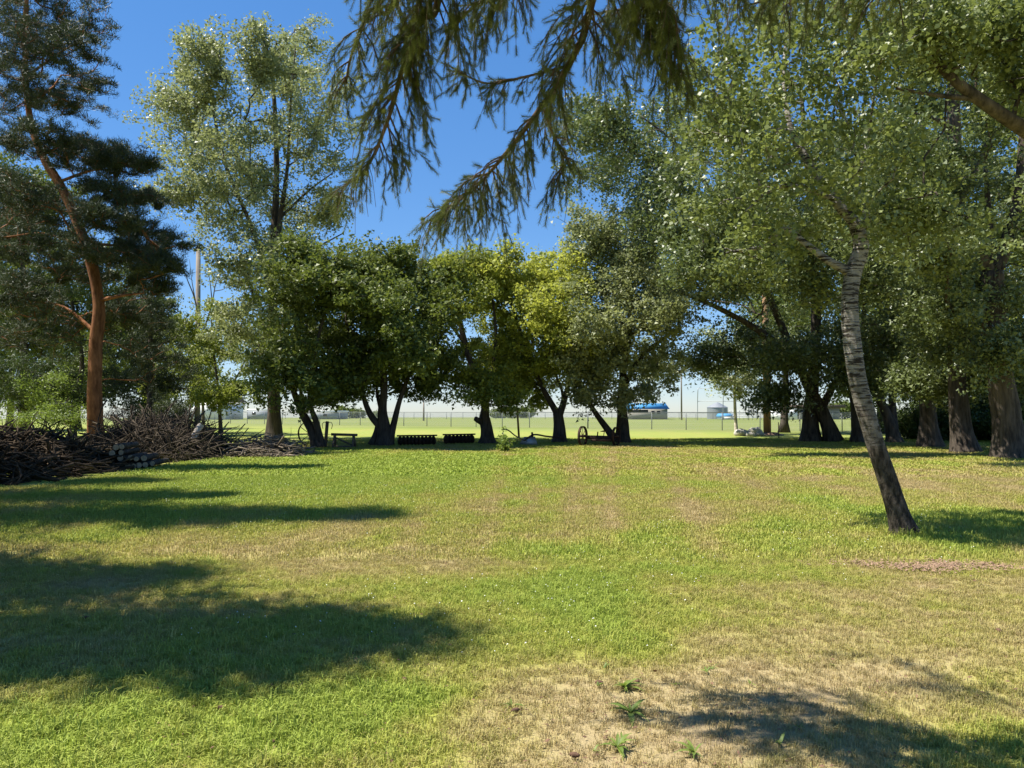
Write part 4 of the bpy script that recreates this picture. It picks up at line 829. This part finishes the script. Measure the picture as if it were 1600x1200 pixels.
# ------------------------------------------------------------------ buildings and ball park far behind
def building(name, label, px0, px1, pyb, pyt, Yd, depth, roof_h, wall, roof, ov=.3, flat=False, openings=(), group=None):
    p0, p1 = at(px0, pyb, Yd), at(px1, pyb, Yd); x0, x1 = p0[0], p1[0]; zb = -.02 if math.hypot(x0, Yd) < 152 else -(math.hypot(x0, Yd) - 152) * .0092 - .1
    zt = at(px0, pyt, Yd)[2]; w = thing(name, ((x0 + x1) / 2, Yd, zb), label, 'building', group); cx = (x0 + x1) / 2; wd = x1 - x0; cyy = Yd + depth / 2
    mb = MB(); mb.box((cx, cyy, (zb + zt) / 2), (wd, depth, zt - zb)); mb.build('wall', M[wall], w)
    mb = MB()
    if flat: mb.box((cx, cyy, zt + roof_h / 2 + .003), (wd + 2 * ov, depth + 2 * ov, roof_h))
    else:
        a, bb, yy0, yy1 = x0 - ov, x1 + ov, Yd - ov, Yd + depth + ov; e = zt - .02
        mb.add(np.array([[a, yy0, e], [bb, yy0, e], [bb, yy1, e], [a, yy1, e], [a, cyy, zt + roof_h], [bb, cyy, zt + roof_h]]), [np.array([[0, 1, 5, 4], [2, 3, 4, 5], [3, 2, 1, 0]]), np.array([[0, 4, 3], [1, 2, 5]])])
    mb.build('roof', M[roof], w)
    for nm, xa, xb, za, zc in openings:
        mb = MB(); mb.box((x0 + wd * (xa + xb) / 2, Yd - .02, zb + (zt - zb) * (za + zc) / 2), (wd * (xb - xa), .08, (zt - zb) * (zc - za))); mb.build(nm, M['dark_glass'], w)
building('clubhouse', 'low tan clubhouse with a bright blue roof behind the fence', 980, 1043, 655, 639, 138, 7, 1.05, 'tan_wall', 'blue_roof', .35, openings=(('opening', .02, .52, .62, .93), ('window', .60, .68, .58, .82), ('window', .74, .82, .58, .82)))
building('dugout', 'small white dugout with a blue roof near the bleachers', 1127, 1148, 657, 651, 136, 3, .55, 'white_paint', 'blue_roof', .2)
building('shed', 'white box shed seen beyond the tan pole', 1218, 1246, 658, 640, 132, 5, .15, 'white_paint', 'white_paint', .05, True)
building('cabin', 'brown roofed grey cabin seen beyond the crossing poplars', 1243, 1312, 657, 637, 140, 8, .5, 'tan_wall', 'brown_roof', .8, True, openings=(('window', .1, .3, .45, .8), ('door', .45, .55, .05, .75)))
building('long_shed', 'long grey metal shed with a pale flat roof', 470, 527, 655, 644, 140, 9, .25, 'grey_wall', 'white_paint', .2, True, openings=(('door', .3, .4, .05, .85), ('window', .62, .72, .4, .75)))
building('house', 'white house glimpsed behind the small maple', 296, 352, 652, 628, 135, 9, 1.9, 'white_paint', 'brown_roof', .4, openings=(('window', .15, .3, .45, .75), ('window', .6, .75, .45, .75)))
building('trailer', 'pale grey trailer glimpsed between tall poplar and brush', 386, 425, 656, 641, 138, 5, .2, 'grey_wall', 'white_paint', .05, True, openings=(('window', .2, .35, .5, .8),))
# grain bin
c = at(1121, 656, 146); w = thing('grain_bin', (c[0], 146, 0), 'round grey steel grain bin with a cone roof behind the backstop', 'grain bin')
mb = MB(); th = np.arange(28) / 28 * 6.283
def ringz(r_, z): return np.stack([c[0] + r_ * np.cos(th), 146 + r_ * np.sin(th), np.full(28, z)], -1)
zs = np.linspace(-.05, 2.2, 15); V = np.vstack([ringz(1.9 + .03 * (k % 2), z) for k, z in enumerate(zs)]); j = np.arange(28); j2 = (j + 1) % 28
mb.add(V, np.concatenate([np.stack([q * 28 + j, q * 28 + j2, (q + 1) * 28 + j2, (q + 1) * 28 + j], -1) for q in range(14)])); mb.build('wall', M['galv'], w)
mb = MB(); mb.add(np.vstack([ringz(2.0, 2.18), ringz(.3, 3.1), [[c[0], 146, 3.2]]]), [np.stack([j, j2, 28 + j2, 28 + j], -1), np.array([[28 + k, 28 + (k + 1) % 28, 56] for k in range(28)])]); mb.build('roof', M['galv'], w)
# backstop, bleachers, light pole
w = thing('backstop', (at(1160, 656, 128)[0], 128, 0), 'tall wire backstop frame of the ball diamond', 'backstop')
top = at(1100, 607, 128)[2]; mid_z = at(1100, 627, 128)[2]; xs = [at(p, 640, 128)[0] for p in (1090, 1130, 1170, 1208, 1233)]
for x in xs:
    mb = MB(); mb.tube(spline(np.array([[x, 128, -.05], [x, 128, mid_z], [x, 127.6, top]]), 4), .06, 6); mb.build('post', M['galv'], w)
for z, yy in ((mid_z, 128), (top, 127.6), (1.2, 128)):
    mb = MB(); mb.tube(np.array([[xs[0], yy, z], [xs[-1], yy, z]]), .04, 6); mb.build('rail', M['galv'], w)
w = thing('bleachers', (at(1168, 656, 133)[0], 133, 0), 'white plank bleachers beside the blue roofed dugout', 'bleachers'); xa, xb = at(1146, 650, 133)[0], at(1192, 650, 133)[0]
for k in range(5):
    mb = MB(); mb.box(((xa + xb) / 2, 133 + k * .6, .35 + k * .32), (xb - xa, .3, .07)); mb.build('plank', M['white_paint'], w)
for x in np.linspace(xa + .3, xb - .3, 4):
    mb = MB(); mb.tube(np.array([[x, 132.9, .3], [x, 135.6, 1.62]]), .04, 6); mb.tube(np.array([[x, 135.5, -.03], [x, 135.5, 1.6]]), .04, 6); mb.tube(np.array([[x, 133, -.03], [x, 133, .33]]), .04, 6); mb.build('frame', M['galv'], w)
for px, pyt, Yd, lab in ((1065, 560, 130, 'tall thin light pole to the side of the blue roofed clubhouse'), (662, 625, 120, 'short thin grey pole behind the fence, seen beside the broad dark maple')):
    p = at(px, 655, Yd); t_ = at(px, pyt, Yd); mb = MB(); mb.tube(np.array([[p[0], Yd, -.1], [p[0], Yd, t_[2]]]), [.15, .10], 8); mb.box((p[0], Yd, t_[2] + .05), (.5, .3, .2)); tag(mb.build('light_pole', M['grey_pole']), lab, 'pole')
def far_tree(px, py, w_, h_, Yd, label, seed):
    r = np.random.default_rng(seed); b0 = at(px, py, Yd); zb = -max(0, math.hypot(b0[0], Yd) - 152) * .0092; k = Yd / F
    root = thing('distant_tree', (b0[0], Yd, zb), label, 'tree', 'distant trees past the ball field'); mb = MB(); mb.tube(np.array([[b0[0], Yd, zb - .1], [b0[0], Yd, zb + h_ * k * .7]]), [.25, .1], 7); mb.build('trunk', M['bark_dark'], root)
    n = 60; v = unit(r.normal(0, 1, (n, 3))) * (r.uniform(.2, 1, n) ** .4)[:, None]; C = np.array([b0[0], Yd, zb + h_ * k * .58]) + v * [w_ * k * .5, w_ * k * .4, h_ * k * .42]
    lm, rnd = leaves(C, 40, .5, .45, seed, .3, 'tri'); lm.build('crown', M['maple_dark'], root, attr={'rnd': rnd})
for k, (px, w_, h_, Yd, lab) in enumerate(((535, 30, 16, 190, 'bushy distant tree beside the long grey shed'), (556, 26, 13, 200, 'rounded distant tree right of the long grey shed'), (780, 26, 12, 210, 'low distant tree seen behind the leaning pole'), (800, 30, 15, 205, 'distant tree beyond the leaning pole'), (822, 32, 15, 205, 'distant tree beyond the plough beam'),
                                           (1320, 36, 26, 150, 'distant tree beyond the brown roofed cabin'), (1290, 30, 22, 165, 'distant tree behind the brown roofed cabin'), (590, 22, 8, 230, 'lowest distant tree on the prairie horizon'))):
    far_tree(px, 655, w_, h_, Yd, lab, 120 + k)

# ------------------------------------------------------------------ small things on the lawn
def scatter_flakes(name, label, n, fn, smin, smax, mat, seed, cat, lift=.02):
    r = np.random.default_rng(seed); c = fn(r, n); n = len(c); a = r.uniform(0, 6.283, n); tl = r.normal(0, .5, n); L = r.uniform(smin, smax, n); W = L * r.uniform(.2, .6, n)
    d = np.stack([np.cos(a), np.sin(a), np.sin(tl) * .6], -1); s = np.stack([-np.sin(a), np.cos(a), r.normal(0, .4, n)], -1); c = np.column_stack([c, lift + r.uniform(0, .02, n)])
    top_ = np.array([0, 0, .006]); V = np.stack([c - d * L[:, None] / 2, c + s * W[:, None] / 2, c + d * L[:, None] / 2, c - s * W[:, None] / 2, c + top_], 1)
    q = np.arange(n)[:, None] * 5; mb = MB(); mb.add(V.reshape(-1, 3), np.concatenate([q + [0, 1, 4], q + [1, 2, 4], q + [2, 3, 4], q + [3, 0, 4]])); o = mb.build(name, mat, attr=None); tag(o, label, cat, kind='stuff'); return o
M['chips'] = plain('reddish_wood_chips', (.24, .155, .10), .9, 0, .6, 40)
M['litter'] = plain('brown_leaf_litter', (.16, .09, .055), .9, 0, .5, 40)
c0 = ground(1470, 889)
def chip_pos(r, n):
    x = r.normal(0, .42, n); y = r.normal(0, .11, n) * (1.3 - .5 * np.abs(x)) - x * .10 + .08 * np.sin(x * 5); return np.stack([c0[0] + x * 1.05, c0[1] + y], -1)
scatter_flakes('wood_chips', 'reddish patch of wood chips on the grass near the leaning poplar', 1500, chip_pos, .015, .05, M['chips'], 130, 'wood chips', .03)
def lit_pos(r, n):
    y = 3.3 + 6 * r.random(n) ** 1.6; x = r.uniform(-.68, .68, n) * y + .5; return np.stack([x, y], -1)
scatter_flakes('leaf_litter', 'small brown leaf bits strewn over the foreground grass', 900, lit_pos, .012, .035, M['litter'], 131, 'litter', .012)
M['clover'] = plain('white_clover', (.75, .74, .68), .8, 0, .1)
def clo_pos(r, n):
    y = r.uniform(5, 17, n); x = r.uniform(-.45, .6, n) * y; k = greenness(x, y) + r.normal(0, .1, n) > .55; return np.stack([x, y], -1)[k]
scatter_flakes('clover_flowers', 'tiny white clover heads dotted through the green patches', 1500, clo_pos, .009, .017, M['clover'], 132, 'clover', .045)
def weed(px, py, n, L, label, seed):
    g0 = ground(px, py); r = np.random.default_rng(seed); w = thing('dandelion_plant', g0, label, 'weed', 'weeds in the foreground grass'); 
    for k in range(n):
        a = r.uniform(0, 6.283); d = np.array([math.cos(a), math.sin(a), 0]); s = np.array([-d[1], d[0], 0]); l = L * r.uniform(.35, 1.15); rise = r.uniform(.3, 1.25); V, fs = [], []
        for i, t in enumerate(np.linspace(0, 1, 6)):
            c = g0 + d * l * t * math.cos(rise * .8) + np.array([0, 0, .015 + l * (math.sin(rise) * t - .45 * t * t)]); wd = l * .085 * math.sin(min(1, t * 1.15 + .12) * math.pi * .93) * (1 + .35 * (i % 2)); V += [c - s * wd + [0, 0, wd * .3], c, c + s * wd + [0, 0, wd * .3]]
        for i in range(5): fs += [[3 * i, 3 * i + 1, 3 * i + 4, 3 * i + 3], [3 * i + 1, 3 * i + 2, 3 * i + 5, 3 * i + 4]]
        mb = MB(); mb.add(np.array(V), np.array(fs)); mb.build('leaf', M['shrub'], w, attr={'rnd': np.full(10, r.random())})
weed(975, 1078, 15, .14, 'feathery bright weed with the longest leaves in the dry grass', 140)
weed(985, 1118, 11, .16, 'upright broad leaved dandelion in the dry grass', 141)
weed(965, 1172, 15, .12, 'flat dandelion rosette at the edge of bare soil', 142)
weed(1085, 1182, 14, .11, 'compact dandelion rosette among the soil patches', 143)
rw = np.random.default_rng(145)
for k in range(14):
    weed(rw.uniform(640, 1330), rw.uniform(1030, 1192), int(rw.integers(5, 10)), rw.uniform(.04, .085), 'small low weed rosette in the dry foreground grass', 300 + k)
M['cone'] = plain('brown_cone_scales', (.11, .06, .035), .85, 0, .4, 60)
for k, (px, py) in enumerate(((345, 1113), (936, 1073), (996, 1070), (898, 1188), (805, 1117), (632, 1068), (133, 970), (1560, 990))):
    g0 = ground(px, py); r = np.random.default_rng(150 + k); a = r.uniform(0, 6.283); d = np.array([math.cos(a), math.sin(a), .05]); mb = MB(); t = np.linspace(0, 1, 9)
    mb.tube(g0 + [0, 0, .026] + d * (t[:, None] - .5) * .05, .012 * np.sin(np.clip(t * .9 + .08, 0, 1) * math.pi) ** .6 * np.where(np.arange(9) % 2, 1.0, .78) + .002, 9, True, .25, k)
    tag(mb.build('spruce_cone', M['cone'], smooth=False), 'small brown spruce cone lying in the foreground grass', 'cone', 'fallen spruce cones')
print('TRIS', sum(sum(len(p.vertices) - 2 for p in o.data.polygons) if len(o.data.polygons) < 3000 else len(o.data.loops) - 2 * len(o.data.polygons) for o in scene.objects if o.type == 'MESH'))
